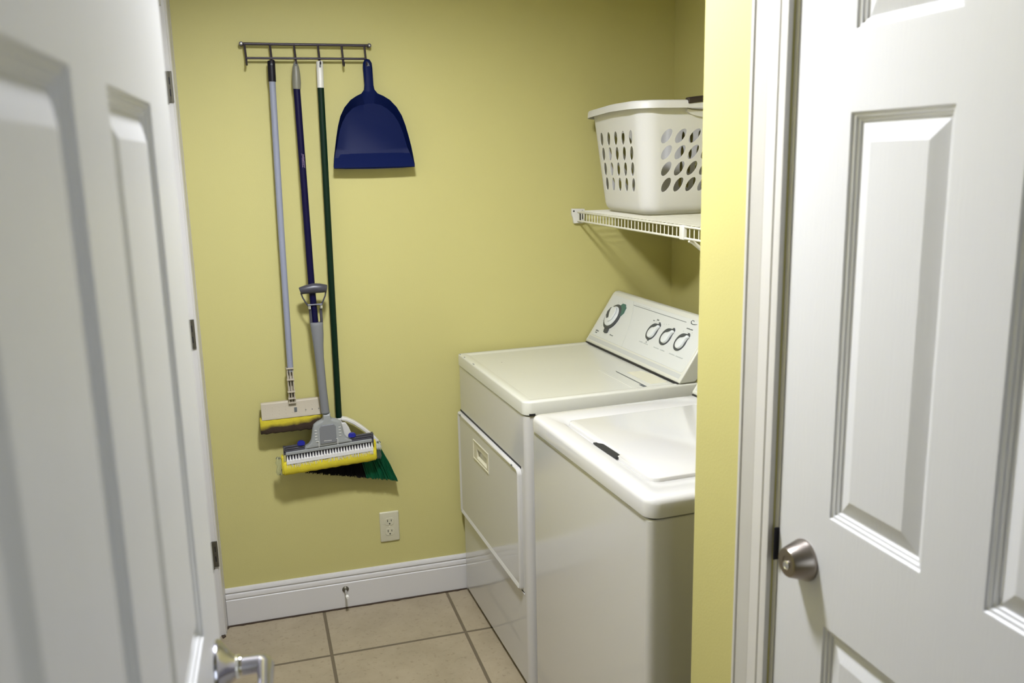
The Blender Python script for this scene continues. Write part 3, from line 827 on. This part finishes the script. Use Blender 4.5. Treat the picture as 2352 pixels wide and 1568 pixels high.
bm_, outline = basket_body()
body = bm_.build('body', M_BASKET, bx, solid=0.0022, angle=50)
_cnt = {}
for p_ in body.data.polygons:
    for k_ in p_.edge_keys: _cnt[k_] = _cnt.get(k_, 0) + 1
_sh = body.data.attributes.get('sharp_edge') or body.data.attributes.new('sharp_edge', 'BOOLEAN', 'EDGE')
for i_, e_ in enumerate(body.data.edges):
    if _cnt.get(e_.key, 0) == 1: _sh.data[i_].value = True
b = MB()


def rim_ring(z, grow):
    t = 1.0; hx, hy, r = ring_at(t); hx += grow; hy += grow; r += grow
    pts = []
    for p in rrect(-hx, hx, -hy, hy, r, 10): pts.append((p[0], p[1], z))
    # subdivide long sides a little and bow the rim upward in mid side
    out = []
    n = len(pts)
    for i in range(n):
        a, c_ = Vector(pts[i]), Vector(pts[(i + 1) % n]); L = (c_ - a).length
        m_ = max(1, int(L / 0.03))
        for k in range(m_): out.append(a.lerp(c_, k / m_))
    for q in out:
        fy = 1 - min(1, abs(q.y) / hy); q.z += 0.0 - 0.006 * (1 if False else 0)
        q.z += -0.012 * max(0.0, (q.y + 0.02) / hy) * (1 if q.x < 0 else 0.3)
    return out


rr_ = [rim_ring(BZH - 0.006, 0.0015), rim_ring(BZH - 0.005, -0.002), rim_ring(BZH, -0.001), rim_ring(BZH + 0.001, 0.004), rim_ring(BZH - 0.001, 0.015), rim_ring(BZH - 0.006, 0.0185), rim_ring(BZH - 0.024, 0.020), rim_ring(BZH - 0.024, 0.018), rim_ring(BZH - 0.008, 0.0160), rim_ring(BZH - 0.006, 0.0015)]
b.loft(rr_, False, False)
b.build('rim', M_BASKET, bx, angle=40)
b = MB()
n = 14; rings = []
for k in range(n + 1):
    u = k / n; x = -0.016 + 0.140 * u
    lift = 0.004 + 0.006 * sin(pi * u)
    yy = -(ring_at(1)[1] + 0.009)
    rings.append([(x, yy - 0.0135, BZH - 0.016 + lift), (x, yy - 0.0135, BZH - 0.002 + lift), (x, yy - 0.009, BZH + 0.003 + lift), (x, yy + 0.009, BZH + 0.003 + lift), (x, yy + 0.0125, BZH - 0.003 + lift), (x, yy + 0.0125, BZH - 0.012 + lift)])
b.loft(rings)
gr = b.build('grip', M_GRIPB, bx, bevel=0.002, bseg=2); gr['label'] = 'dark brown soft hand grip'
b = MB()   # drooping lip under the hand opening
rings = []
for k in range(n + 1):
    u = k / n; x = -0.012 + 0.150 * u; yy = -(ring_at(0.93)[1])
    dr = 0.020 * sin(pi * min(1, max(0, u))) ** 0.6
    rings.append([(x, yy - 0.001, 0.330 - dr * 0.25), (x, yy - 0.010, 0.326 - dr * 0.4), (x, yy - 0.006, 0.320 - dr), (x, yy + 0.001, 0.316 - dr * 0.6)])
b.loft(rings); b.build('hand_lip', M_BASKET, bx)

# ------------------------------------------------------------------ hook rack on the back wall
rk = empty('hook_rack', (0.399, 0, 1.957), 0, 'black wire hook rack screwed to the yellow back wall, holding mops, broom and dustpan', 'rack')


def RF(p): return Vector((p[0] - 0.399, -p[2], p[1] - 1.957))


b = MB(RF); b.tube([(0.196, 1.957, 0.020), (0.603, 1.957, 0.020)], 0.0043, 10); b.build('top_rail', M_RACK, rk)
b = MB(RF); b.tube([(0.213, 1.9135, 0.026), (0.584, 1.9150, 0.026)], 0.0035, 10); b.build('bottom_rail', M_RACK, rk)
for x in (0.200, 0.599):
    b = MB(RF); b.lathe((x, 1.957, 0.001), (0, 0, 1), [(0.001, 0), (0.0065, 0), (0.0068, 0.022), (0.0055, 0.0265), (0.001, 0.0265)], 16)
    e_ = b.build('mount', M_RACK, rk)
    b = MB(RF); b.lathe((x, 1.957, 0.0265), (0, 0, 1), [(0.0005, 0), (0.0030, 0), (0.0025, 0.0014), (0.0005, 0.0016)], 12); b.build('screw', M_CHROME2, e_)
HX = (0.211, 0.288, 0.362, 0.4365, 0.511, 0.584)
for x in HX:
    b = MB(RF)
    b.tube([(x - 0.0015, 1.957, 0.0225), (x, 1.930, 0.0235), (x + 0.001, 1.9130, 0.0235), (x + 0.001, 1.900, 0.0250), (x + 0.001, 1.8935, 0.030), (x + 0.001, 1.8925, 0.037), (x + 0.001, 1.8965, 0.044), (x + 0.001, 1.903, 0.048)], [0.0035] * 6 + [0.0030, 0.0022], 8)
    b.build('hook', M_RACK, rk)

# ------------------------------------------------------------------ sponge mop with the pale pole
def world_f(o):
    o = Vector(o)
    return lambda p: Vector((p[0], -p[2], p[1])) - o


def thing_on_wall(name, o, label, cat, group=None):
    return empty(name, o, 0, label, cat, group), world_f(o)


sm, f_ = thing_on_wall('sponge_mop', (0.288, -0.030, 1.90), 'flat sponge mop with pale grey pole and dirty sponge, leftmost tool on the rack', 'mop')
b = MB(f_); b.tube([(0.286, 1.906, 0.036), (0.2865, 1.903, 0.036), (0.2853, 1.842, 0.036)], [0.0105, 0.0118, 0.0118], 20); gp_ = b.build('grip', M_BLACKP, sm)
b = MB(f_); b.lathe((0.2868, 1.893, 0.0472), (0, 0, 1), [(0.0005, 0), (0.0035, 0), (0.003, 0.0012), (0.0005, 0.0014)], 12); b.build('hang_hole', M_DKGREY, gp_)
b = MB(f_); b.tube([(0.2853, 1.8425, 0.036), (0.2790, 1.40, 0.040), (0.2750, 0.905, 0.046)], 0.0102, 20); b.build('pole', M_POLEG, sm)
b = MB(f_)
x0, x1 = 0.2625, 0.2835
b.box(x0, x0 + 0.0035, 0.798, 0.9195, 0.036, 0.057); b.box(x1 - 0.0035, x1, 0.798, 0.9195, 0.036, 0.057); b.box(x0, x1, 0.795, 0.9195, 0.034, 0.042)
for z in (0.916, 0.877, 0.835, 0.812, 0.797): b.box(x0 - 0.002, x1 + 0.002, z, z + 0.0035, 0.036, 0.0625)
b.box(0.271, 0.2745, 0.797, 0.916, 0.040, 0.056)
b.build('socket', M_BEIGE, sm, bevel=0.0008, bseg=1, merge=False)
b = MB(f_)
NX = 26
rings = []
for (z, o) in ((0.7985, 0.028), (0.8010, 0.060), (0.7975, 0.0655), (0.7900, 0.0660), (0.7520, 0.0760), (0.7460, 0.0800), (0.7440, 0.0790), (0.7440, 0.030)):
    rings.append([(0.170, z - 0.001, o), (0.1715, z, o), (0.372, z + 0.003, o), (0.3735, z + 0.002, o)])
# shell swept along x
secs = [(0.8015, 0.026), (0.8040, 0.047), (0.8005, 0.0515), (0.7930, 0.0525), (0.7570, 0.0590), (0.7500, 0.0618), (0.7470, 0.0615), (0.7470, 0.026)]
ra = [(0.170, z, o) for z, o in secs]; rb = [(0.3745, z + 0.003, o) for z, o in secs]
b.loft([ra, rb])
tray = b.build('sponge_holder', M_BEIGE, sm, bevel=0.0015, bseg=2)
b = MB(f_)
for r_, zc in ((0, 0.788), (1, 0.7765), (2, 0.7655)):
    for i in range(9):
        x = 0.186 + i * 0.0215 + (0.0 if r_ != 1 else 0.0)
        if i == 4 and r_ == 1: continue
        o = 0.0525 + (0.793 - zc) * 0.18 + 0.0006
        b.lathe((x, zc, o - 0.0006), (0, 0.25, 1), [(0.0003, 0), (0.0018, 0), (0.0014, 0.0010), (0.0003, 0.0011)], 8)
b.build('rivet', M_BEIGE, tray, merge=False)
b = MB(f_); b.box(0.2775, 0.2865, 0.7670, 0.7820, 0.0540, 0.0590)
b.build('slot', M_INK, tray, smooth=False, merge=False)
b = MB(f_)
for i in (6, 7, 8): b.box(0.186 + i * 0.0215 - 0.0014, 0.186 + i * 0.0215 + 0.0018, 0.7695, 0.7720, 0.0560, 0.0587)
b.build('small_slot', M_INK, tray, smooth=False, merge=False)
so = Vector((0.268, -0.03, 0.80))
b = MB(lambda p: Vector((p[0] - so.x, -p[2] - so.y, p[1] - so.z)))
secs = [(0.7510, 0.022), (0.7520, 0.054), (0.7470, 0.0600), (0.7330, 0.0630), (0.7110, 0.0625), (0.6990, 0.0580), (0.6960, 0.046), (0.6960, 0.024)]
rings = []
for k in range(24):
    x = 0.163 + (0.377 - 0.163) * k / 23
    rings.append([(x, z + 0.0012 * sin(k * 2.1 + z * 90) + 0.002 * k / 23, o + 0.0015 * sin(k * 1.7 + z * 50)) for z, o in secs])
b.loft(rings)
sp_ = b.build('sponge', M_OLDSPONGE, sm, bevel=0.003, bseg=2)
sp_.location = (so.x - 0.288, so.y + 0.030, so.z - 1.90); sp_['label'] = 'worn yellow sponge, brown with dirt underneath'

# ------------------------------------------------------------------ butterfly mop with the navy pole
bmop, f_ = thing_on_wall('butterfly_mop', (0.362, -0.034, 1.89), 'roller sponge mop with a navy pole, grey pull handle and bright yellow sponge', 'mop')
b = MB(f_); b.tube([(0.3615, 1.9035, 0.036), (0.3612, 1.900, 0.036), (0.3608, 1.885, 0.037), (0.3602, 1.860, 0.038), (0.3598, 1.838, 0.038), (0.3590, 1.819, 0.038)], [0.0040, 0.0065, 0.0105, 0.0132, 0.0138, 0.0126], 20)
g_ = b.build('grip', M_OLIVEG, bmop); g_['label'] = 'olive grey tapered end grip'
b = MB(f_); b.lathe((0.3610, 1.893, 0.0455), (0, 0.3, 1), [(0.0005, 0), (0.0040, 0), (0.0032, 0.0012), (0.0005, 0.0014)], 12); b.build('hang_hole', M_INK, g_)
NP = [(0.3592, 1.8195, 0.038), (0.3605, 1.55, 0.048), (0.3620, 1.20, 0.062), (0.3665, 1.02, 0.070)]
b = MB(f_); b.tube(NP, 0.0108, 20); pole = b.build('pole', M_NAVY, bmop)
# lettering running along the pole: illegible script, two lines
b = MB(f_)
def on_pole(zz, ang):
    for a, c_ in zip(NP[:-1], NP[1:]):
        if c_[1] <= zz <= a[1]:
            t = (zz - a[1]) / (c_[1] - a[1]); x = a[0] + (c_[0] - a[0]) * t; o = a[2] + (c_[2] - a[2]) * t
            return (x + 0.0111 * sin(ang), zz, o + 0.0111 * cos(ang))
z = 1.617
for i, (dz, a0, a1) in enumerate(((0, -0.15, 0.55), (0.004, -0.10, 0.50), (0.008, 0.0, 0.62), (0.011, 0.02, 0.30), (0.0145, 0.25, 0.60), (0.018, 0.05, 0.55), (0.021, 0.30, 0.62), (0.0245, 0.12, 0.60), (0.028, 0.30, 0.64), (0.0315, 0.20, 0.62), (0.035, 0.32, 0.60), (0.038, 0.25, 0.62), (0.041, 0.35, 0.66))):
    b.tube([on_pole(z - dz, a0), on_pole(z - dz - 0.0012, (a0 + a1) / 2), on_pole(z - dz - 0.0028, a1)], 0.0005, 4)
b.tube([on_pole(z - 0.002 - k * 0.006, 0.52 - 0.25 * (k % 2)) for k in range(7)], 0.0005, 4)
b.tube([on_pole(z - 0.012 - k * 0.005, -0.02 + 0.02 * (k % 2)) for k in range(7)], 0.00045, 4)
b.build('lettering', M_PRINTW, pole, merge=False)
# pull handle
b = MB(f_)
b.tube([(0.3225, 1.1785, 0.076), (0.3240, 1.1790, 0.076), (0.345, 1.1825, 0.076), (0.366, 1.1850, 0.076), (0.387, 1.1840, 0.076), (0.4080, 1.1815, 0.076), (0.4095, 1.1812, 0.076)], [0.0105, 0.0118, 0.0150, 0.0168, 0.0158, 0.0125, 0.0112], 24)
h_ = b.build('pull_handle', M_GREYP2, bmop, angle=60)
b = MB(f_)
for xs in (((0.3255, 1.172), (0.330, 1.156), (0.3385, 1.139), (0.3475, 1.126), (0.3515, 1.112), (0.3525, 1.06)), ((0.4065, 1.174), (0.4030, 1.158), (0.3950, 1.141), (0.3890, 1.129), (0.3860, 1.114), (0.3855, 1.06))):
    b.tube([(x, z, 0.076) for x, z in xs], [0.0026, 0.0026, 0.0026, 0.0032, 0.0046, 0.0048], 10)
b.tube([(0.345, 1.1305, 0.078), (0.391, 1.1305, 0.078)], 0.0030, 8)
b.build('pull_rod', M_GREYP2, h_, merge=False)
b = MB(f_)
b.tube([(0.3495, 1.128, 0.0835), (0.3495, 1.118, 0.0835)], 0.0046, 12); b.build('rod_end', M_CHROME2, h_, merge=False)
b = MB(f_); b.tube([(0.3870, 1.128, 0.0835), (0.3870, 1.118, 0.0835)], 0.0046, 12)
b.build('rod_end', M_CHROME2, h_, merge=False)
# tapering sleeve
def ell(x, z, o, a, c_, n=24): return [(x + a * cos(2 * pi * k / n), z, o + c_ * sin(2 * pi * k / n)) for k in range(n)]
b = MB(f_)
b.loft([ell(x, z, o, a, c_) for x, z, o, a, c_ in ((0.3690, 1.0705, 0.0780, 0.0195, 0.0140), (0.3690, 1.0665, 0.0780, 0.0212, 0.0155), (0.3690, 1.060, 0.0780, 0.0208, 0.0155), (0.3700, 1.030, 0.0785, 0.0195, 0.0150), (0.3700, 0.990, 0.0790, 0.0165, 0.0140), (0.3705, 0.950, 0.079, 0.0148, 0.0135), (0.3735, 0.850, 0.080, 0.0142, 0.0132), (0.3780, 0.762, 0.082, 0.0140, 0.0130))])
b.build('sleeve', M_GREYP, bmop, angle=60)
b = MB(f_); b.tube([(0.3780, 0.762, 0.082), (0.3781, 0.7595, 0.082)], 0.0136, 24); b.build('sleeve_seam', M_INK, bmop)
# shield
b = MB(f_)
xc = 0.381
outl = [(0.0125, 0.7595), (0.0125, 0.745), (0.0170, 0.737), (0.0330, 0.7310), (0.0450, 0.7230), (0.0500, 0.7080), (0.0530, 0.690), (0.0560, 0.672), (0.0640, 0.6600), (0.0800, 0.6520), (0.0820, 0.6440)]
tilt = lambda x, z: z + (x - xc) * 0.055
pl_ = [(xc - x, z) for x, z in outl] + [(xc + x, z) for x, z in outl[::-1]]
fr = [(x, tilt(x, z), 0.084 + 0.006) for x, z in pl_]
bk = [(x, tilt(x, z), 0.066) for x, z in pl_]
md = [(xc + (x - xc) * 1.0, tilt(x, z), 0.086) for x, z in pl_]
inn = [(xc + (x - xc) * 0.86, tilt(x, 0.700 + (z - 0.700) * 0.90), 0.0945) for x, z in pl_]
b.loft([bk, md, inn])
shd = b.build('head_shield', M_GREYL, bmop, bevel=0.002, bseg=3, angle=60)
b = MB(f_)
b.loft([[(x, tilt(x, z), 0.0925) for x, z in ((0.353, 0.655), (0.409, 0.655), (0.409, 0.712), (0.402, 0.722), (0.360, 0.722), (0.353, 0.712))], [(x, tilt(x, z), 0.0975) for x, z in ((0.355, 0.657), (0.407, 0.657), (0.407, 0.711), (0.400, 0.720), (0.362, 0.720), (0.355, 0.711))]])
b.build('raised_plate', M_GREYP, shd, bevel=0.001)
b = MB(f_)
for z in (0.676, 0.686, 0.696, 0.706):
    for x in (0.3375, 0.4175): b.box(x, x + 0.0075, tilt(x, z), tilt(x, z) + 0.0018, 0.0935, 0.0962)
for x in (0.3480, 0.4110): b.box(x, x + 0.0016, tilt(x, 0.645), tilt(x, 0.668), 0.0935, 0.0978); b.box(x - 0.008, x + 0.0016, tilt(x, 0.6668), tilt(x, 0.6682), 0.0935, 0.0972)
b.box(0.366, 0.392, tilt(0.379, 0.6655), tilt(0.379, 0.6670), 0.097, 0.0982)
b.build('moulded_ribs', M_WHITEP, shd, smooth=False, merge=False)
# wing bars either side, roller bar, comb
def slant_box(mb, xa, xb, z0, z1, o0, o1):
    mb.loft([[(xa, tilt(xa, z0), o0), (xa, tilt(xa, z1), o0), (xa, tilt(xa, z1), o1), (xa, tilt(xa, z0), o1)], [(xb, tilt(xb, z0), o0), (xb, tilt(xb, z1), o0), (xb, tilt(xb, z1), o1), (xb, tilt(xb, z0), o1)]])
for xa, xb in ((0.232, 0.304), (0.456, 0.533)):
    b = MB(f_)
    slant_box(b, xa, xb, 0.6590, 0.6640, 0.074, 0.084); slant_box(b, xa + 0.001, xb, 0.6520, 0.6575, 0.070, 0.086); slant_box(b, xa, xb, 0.6440, 0.6505, 0.074, 0.088)
    if xa < 0.3: slant_box(b, 0.231, 0.238, 0.636, 0.664, 0.070, 0.088)
    else: slant_box(b, 0.527, 0.5345, 0.632, 0.664, 0.070, 0.088)
    b.build('wing_bar', M_GREYP2, bmop, bevel=0.001, merge=False)
b = MB(f_); slant_box(b, 0.238, 0.528, 0.6345, 0.6455, 0.070, 0.092); b.build('clamp_bar', M_GREYL, bmop, bevel=0.002)
b = MB(f_); slant_box(b, 0.238, 0.531, 0.6080, 0.6350, 0.070, 0.0845); b.build('comb_back', M_GREYP2, bmop, bevel=0.001)
for xx in (0.291, 0.462):
    b = MB(f_); zc = tilt(xx, 0.668)
    b.loft([ell(xx, z, 0.082, a, 0.008, 16) for z, a in ((zc - 0.007, 0.0125), (zc - 0.004, 0.0135), (zc + 0.003, 0.0125), (zc + 0.007, 0.0080))])
    b.build('release_lever', M_BLUEP, bmop)
b = MB(f_)
nt_ = 31
for i in range(nt_):
    x = 0.2425 + i * (0.5270 - 0.2425) / (nt_ - 1)
    z0, z1 = tilt(x, 0.6150), tilt(x, 0.6320)
    b.loft([[(x - 0.0033, z0, 0.083), (x + 0.0033, z0, 0.083), (x + 0.0033, z0, 0.098), (x - 0.0033, z0, 0.098)], [(x - 0.0008, z1, 0.083), (x + 0.0008, z1, 0.083), (x + 0.0008, z1, 0.089), (x - 0.0008, z1, 0.089)]])
slant_box(b, 0.2385, 0.5305, 0.6040, 0.6160, 0.083, 0.097)
comb = b.build('scrub_comb', M_BRISTW, bmop, merge=False, bevel=0.0006, bseg=1); comb['label'] = 'white scrubbing teeth along the clamp'
b = MB(f_)
for i in range(260):
    x = 0.2395 + (0.5300 - 0.2395) * random.random(); z1 = tilt(x, 0.6065 + 0.004 * random.random()); z0 = z1 - 0.010 - 0.008 * random.random(); o = 0.092 + 0.006 * random.random()
    b.tube([(x, z1, o - 0.003), (x + random.uniform(-0.0015, 0.0015), z0, o + 0.0015)], [0.0011, 0.0007], 4)
b.build('tuft', mat('grubby white tuft', (0.52, 0.49, 0.38, 1), 0.8), comb, merge=False)
b = MB(f_)
secs = [(0.606, 0.058), (0.612, 0.086), (0.608, 0.090), (0.596, 0.0965), (0.580, 0.0985), (0.568, 0.0930), (0.563, 0.082), (0.564, 0.058)]
rings = []
for k in range(30):
    x = 0.2265 + (0.5400 - 0.2265) * k / 29
    sc_ = 1 if 0 < k < 29 else 0.94
    rings.append([(x, tilt(x, 0.587 + (z - 0.587) * sc_ + 0.0009 * sin(k * 1.9 + o * 60)), o * 1.0 + 0.001 * sin(k * 1.3)) for z, o in secs])
b.loft(rings)
for xa in (0.2225, 0.5345):
    b.loft([[(xa + (0.008 if j else 0), tilt(xa, z), o) for z, o in ((0.570, 0.064), (0.634 if xa < 0.3 else 0.636, 0.064), (0.632, 0.088), (0.572, 0.094))] for j in (0, 1)])
ys = b.build('sponge', M_SPONGE, bmop, bevel=0.0035, bseg=3, merge=False); ys['label'] = 'bright yellow sponge'
# torn clear wrapper scraps at both ends
M_WRAP = bpy.data.materials.new('clear plastic film'); M_WRAP.use_nodes = True
_b = M_WRAP.node_tree.nodes['Principled BSDF']; _b.inputs['Base Color'].default_value = (0.85, 0.9, 0.85, 1); _b.inputs['Roughness'].default_value = 0.15; _b.inputs['Transmission Weight'].default_value = 0.93; _b.inputs['IOR'].default_value = 1.15
for base, sg in ((0.223, -1), (0.541, 1)):
    b = MB(f_)
    R_ = []
    for i in range(7):
        row = []
        for k in range(6):
            x = base + sg * (0.001 + 0.0035 * k + 0.003 * sin(i * 2.3 + k)); z = tilt(base, 0.566 + i * 0.0105 + 0.002 * sin(k * 2.2 + i)); o = 0.078 + 0.006 * sin(i * 1.7 + k * 1.9)
            row.append((x, z, o))
        R_.append(row)
    b.loft(R_, False, False, closed=False)
    b.build('wrapper_scrap', M_WRAP, bmop, solid=0.0003)

# ------------------------------------------------------------------ broom with the green pole
brm, f_ = thing_on_wall('broom', (0.437, -0.030, 1.89), 'angle broom with a dark green pole, white end grip and green and black bristles', 'broom')
b = MB(f_); b.tube([(0.4360, 1.9055, 0.034), (0.4362, 1.9025, 0.034), (0.4345, 1.8235, 0.034)], [0.0088, 0.0108, 0.0108], 20); g_ = b.build('grip', M_WHITEP, brm); g_['label'] = 'white plastic end grip'
b = MB(f_); b.loft([ell(0.4362, 1.8905, 0.0443, 0.0001, 0.0001, 4)] * 1 + [ell(0.4362, 1.8905, 0.0443, 0.0002, 0.0002, 4)]) if False else None
b.prism([(0.4335, 1.8850), (0.4385, 1.8850), (0.4395, 1.893), (0.4365, 1.898), (0.4335, 1.893)], 0.0425, 0.0456, 'z'); b.build('hang_hole', M_INK, g_, smooth=False)
b = MB(f_); b.tube([(0.4345, 1.8240, 0.034), (0.4320, 1.50, 0.033), (0.4285, 1.10, 0.032), (0.4262, 0.723, 0.031)], 0.0104, 20); b.build('pole', M_DGREEN, brm)
b = MB(f_)
b.tube([(0.4262, 0.724, 0.031), (0.4265, 0.700, 0.031), (0.4280, 0.660, 0.031)], [0.0125, 0.0125, 0.016], 20)
# arched shoulder towards the right, webbed
arch = [(0.432, 0.722), (0.452, 0.716), (0.475, 0.703), (0.500, 0.683), (0.520, 0.664), (0.538, 0.645), (0.556, 0.622)]
for a in (0,):
    R_ = []
    for i, (x, z) in enumerate(arch):
        t = (Vector((arch[min(i + 1, 6)][0] - arch[max(i - 1, 0)][0], arch[min(i + 1, 6)][1] - arch[max(i - 1, 0)][1]))).normalized(); nn = Vector((-t.y, t.x)); w_ = 0.0058
        R_.append([(x + nn.x * w_, z + nn.y * w_, 0.020), (x + nn.x * w_, z + nn.y * w_, 0.046), (x - nn.x * w_, z - nn.y * w_, 0.046), (x - nn.x * w_, z - nn.y * w_, 0.020)])
    b.loft(R_)
b.loft([[(0.420, 0.705, o), (0.446, 0.708, o), (0.4585, 0.685, o), (0.4680, 0.655, o), (0.475, 0.625, o), (0.420, 0.625, o)] for o in (0.024, 0.042)])
b.loft([[(0.425, 0.690, o), (0.40, 0.672, o), (0.360, 0.635, o), (0.345, 0.605, o), (0.425, 0.605, o)] for o in (0.022, 0.044)])
b.loft([[(0.340, 0.612, o), (0.563, 0.622, o), (0.561, 0.598, o), (0.338, 0.588, o)] for o in (0.016, 0.050)])
hd_ = b.build('head_cap', M_WHITEP, brm, bevel=0.003, bseg=3, merge=False); hd_['label'] = 'white arched broom head'
for nm, m_, u0, u1, cnt in (('green_bristles', M_BRISTG, 0.66, 1.0, 850), ('black_bristles', M_BRISTK, 0.0, 0.68, 1250)):
    b = MB(f_)
    for i in range(cnt):
        u = random.uniform(u0, u1); v_ = random.random()
        xt = 0.342 + (0.560 - 0.342) * u; zt = 0.595 + 0.010 * u; ot = 0.018 + 0.030 * v_
        xb = 0.296 + (0.617 - 0.296) * u; zb = 0.545 - 0.070 * u + random.uniform(-0.003, 0.006); ob = 0.010 + 0.042 * v_
        xm = (xt + xb) / 2 + 0.004 * (u - 0.5) + random.uniform(-0.002, 0.002); zm = (zt + zb) / 2; om = (ot + ob) / 2 + random.uniform(-0.002, 0.002)
        b.tube([(xt, zt, ot), (xm, zm, om), (xb, zb, ob)], 0.0011, 3)
    bo = b.build(nm, m_, brm, merge=False, smooth=False)

# ------------------------------------------------------------------ dustpan
dp, f_ = thing_on_wall('dustpan', (0.588, -0.030, 1.90), 'navy blue plastic dustpan hanging by its handle from the right end of the hook rack', 'dustpan')
# half outlines measured from the pan's own axis; the pan hangs a little askew
axis = lambda z: 0.5880 + (1.910 - z) * 0.0135
outer = [(0.0000, 1.9140), (0.0080, 1.9120), (0.0138, 1.9020), (0.0150, 1.885), (0.0145, 1.860), (0.0142, 1.832), (0.0165, 1.818), (0.0260, 1.806), (0.0450, 1.797), (0.0640, 1.785), (0.0850, 1.7620), (0.1000, 1.735), (0.1100, 1.704), (0.1180, 1.670), (0.1250, 1.635), (0.1310, 1.600), (0.1340, 1.575), (0.1330, 1.5680), (0.090, 1.5660), (0.045, 1.5655), (0.0000, 1.5650)]
# resample top/bottom so inner matches outer count
inner = [(0.0000, 1.9080), (0.0065, 1.9060), (0.0085, 1.8950), (0.0085, 1.885), (0.0080, 1.860), (0.0078, 1.832), (0.0085, 1.812), (0.0150, 1.7720), (0.0350, 1.7690), (0.0560, 1.7600), (0.0780, 1.7400), (0.0930, 1.7150), (0.1030, 1.690), (0.1100, 1.664), (0.1165, 1.636), (0.1215, 1.6240), (0.1215, 1.6240), (0.1000, 1.6240), (0.070, 1.6240), (0.035, 1.6240), (0.0000, 1.6240)]
def mirror(pts):
    L = [(-x, z) for x, z in pts]; R_ = pts[::-1]
    return L + R_[1:-1]
def place(pts, depth): return [(axis(z) + x, z, depth(x, z)) for x, z in pts]
def d_out(x, z):
    if z > 1.80: return 0.034 + 0.008 * math.sin(min(1, (1.914 - z) / 0.1) * pi / 2)
    if z > 1.60: return 0.046 + (1.80 - z) * 0.050
    return 0.050
def d_in(x, z):
    if z > 1.80: return 0.040 + 0.006 * math.sin(min(1, (1.914 - z) / 0.1) * pi / 2)
    return 0.018 + (1.77 - z) * 0.020
b = MB(f_)
O = place(mirror(outer), d_out); I = place(mirror(inner), d_in)
back = [(axis(z) + x * 0.97, z if z > 1.6 else z + 0.003, 0.012 if z < 1.80 else 0.022) for x, z in mirror(outer)]
R_ = b.loft([back, O, I], False, True)
b.loft([back, [(p[0], p[1], p[2] - 0.001) for p in back]], False, True)
pan = b.build('pan', M_DUST, dp, bevel=0.0022, bseg=3, angle=40)
b = MB(f_)      # sloping lip across the mouth
b.loft([[(axis(1.62) - 0.1235, 1.6230, 0.0205), (axis(1.62) + 0.1235, 1.6230, 0.0205), (axis(1.57) + 0.1330, 1.5700, 0.0535), (axis(1.57) - 0.1330, 1.5700, 0.0535)],
        [(axis(1.62) - 0.1235, 1.6200, 0.0180), (axis(1.62) + 0.1235, 1.6200, 0.0180), (axis(1.57) + 0.1330, 1.5680, 0.0505), (axis(1.57) - 0.1330, 1.5680, 0.0505)]])
b.build('lip', M_DUST, dp, bevel=0.0008, bseg=2)
b = MB(f_)
b.loft([[(0.5895 + x, z, o) for x, z in ((-0.0045, 1.892), (0.0, 1.903), (0.0045, 1.892), (0.0040, 1.884), (-0.0040, 1.884))] for o in (0.0385, 0.0420)])
b.build('hang_hole', M_INK, dp, smooth=False)

# ------------------------------------------------------------------ wall outlet
ol, f_ = thing_on_wall('wall_outlet', (0.585, 0.0, 0.287), 'ivory duplex electrical outlet low on the back wall', 'outlet')
b = MB(f_); b.loft([[(p[0], p[1], o) for p in rrect(0.550 + e, 0.620 - e, 0.230 + e, 0.344 - e, 0.004, 4)] for e, o in ((0, 0.0), (0, 0.0035), (0.002, 0.0055), (0.004, 0.006))])
b.build('cover_plate', M_IVORY, ol, angle=60)
for zc in (0.3065, 0.2675):
    b = MB(f_)
    pts = []
    for k in range(32):
        a = 2 * pi * k / 32; pts.append((0.585 + 0.0172 * cos(a), zc + max(-0.0138, min(0.0138, 0.0172 * sin(a)))))
    b.prism(pts, 0.0055, 0.0072, 'z'); rc = b.build('receptacle', M_IVORY, ol, bevel=0.0005, bseg=2)
    b = MB(f_)
    b.box(0.5770, 0.5795, zc - 0.0005, zc + 0.0085, 0.0070, 0.0075); b.box(0.5905, 0.5928, zc + 0.0005, zc + 0.0080, 0.0070, 0.0075)
    b.lathe((0.585, zc - 0.0075, 0.0070), (0, 0, 1), [(0.0003, 0), (0.0027, 0), (0.0027, 0.0005), (0.0003, 0.0005)], 12)
    b.build('socket_slots', M_BLACK, rc, smooth=False, merge=False)
b = MB(f_); b.lathe((0.585, 0.287, 0.0058), (0, 0, 1), [(0.0003, 0), (0.0028, 0), (0.0024, 0.0010), (0.0003, 0.0012)], 14); b.build('screw', M_CREAM, ol)

# ------------------------------------------------------------------ door stop
ds, f_ = thing_on_wall('door_stop', (0.412, -0.015, 0.0745), 'small metal door stop with white tip, screwed into the back baseboard', 'door stop')
b = MB(f_); b.lathe((0.412, 0.0745, 0.015), (0, -0.06, 1), [(0.001, 0), (0.0115, 0), (0.0118, 0.002), (0.0085, 0.006), (0.0055, 0.008), (0.001, 0.008)], 28); b.build('flange', M_HINGE, ds)
b = MB(f_); b.tube([(0.412, 0.0742, 0.022), (0.4128, 0.0710, 0.066)], [0.0042, 0.0038], 14); b.build('rod', M_CHROME2, ds)
b = MB(f_); b.tube([(0.4128, 0.0710, 0.064), (0.4130, 0.0702, 0.072), (0.4131, 0.0700, 0.0755)], [0.0060, 0.0062, 0.0045], 16); b.build('rubber_tip', M_RUBBERW, ds)
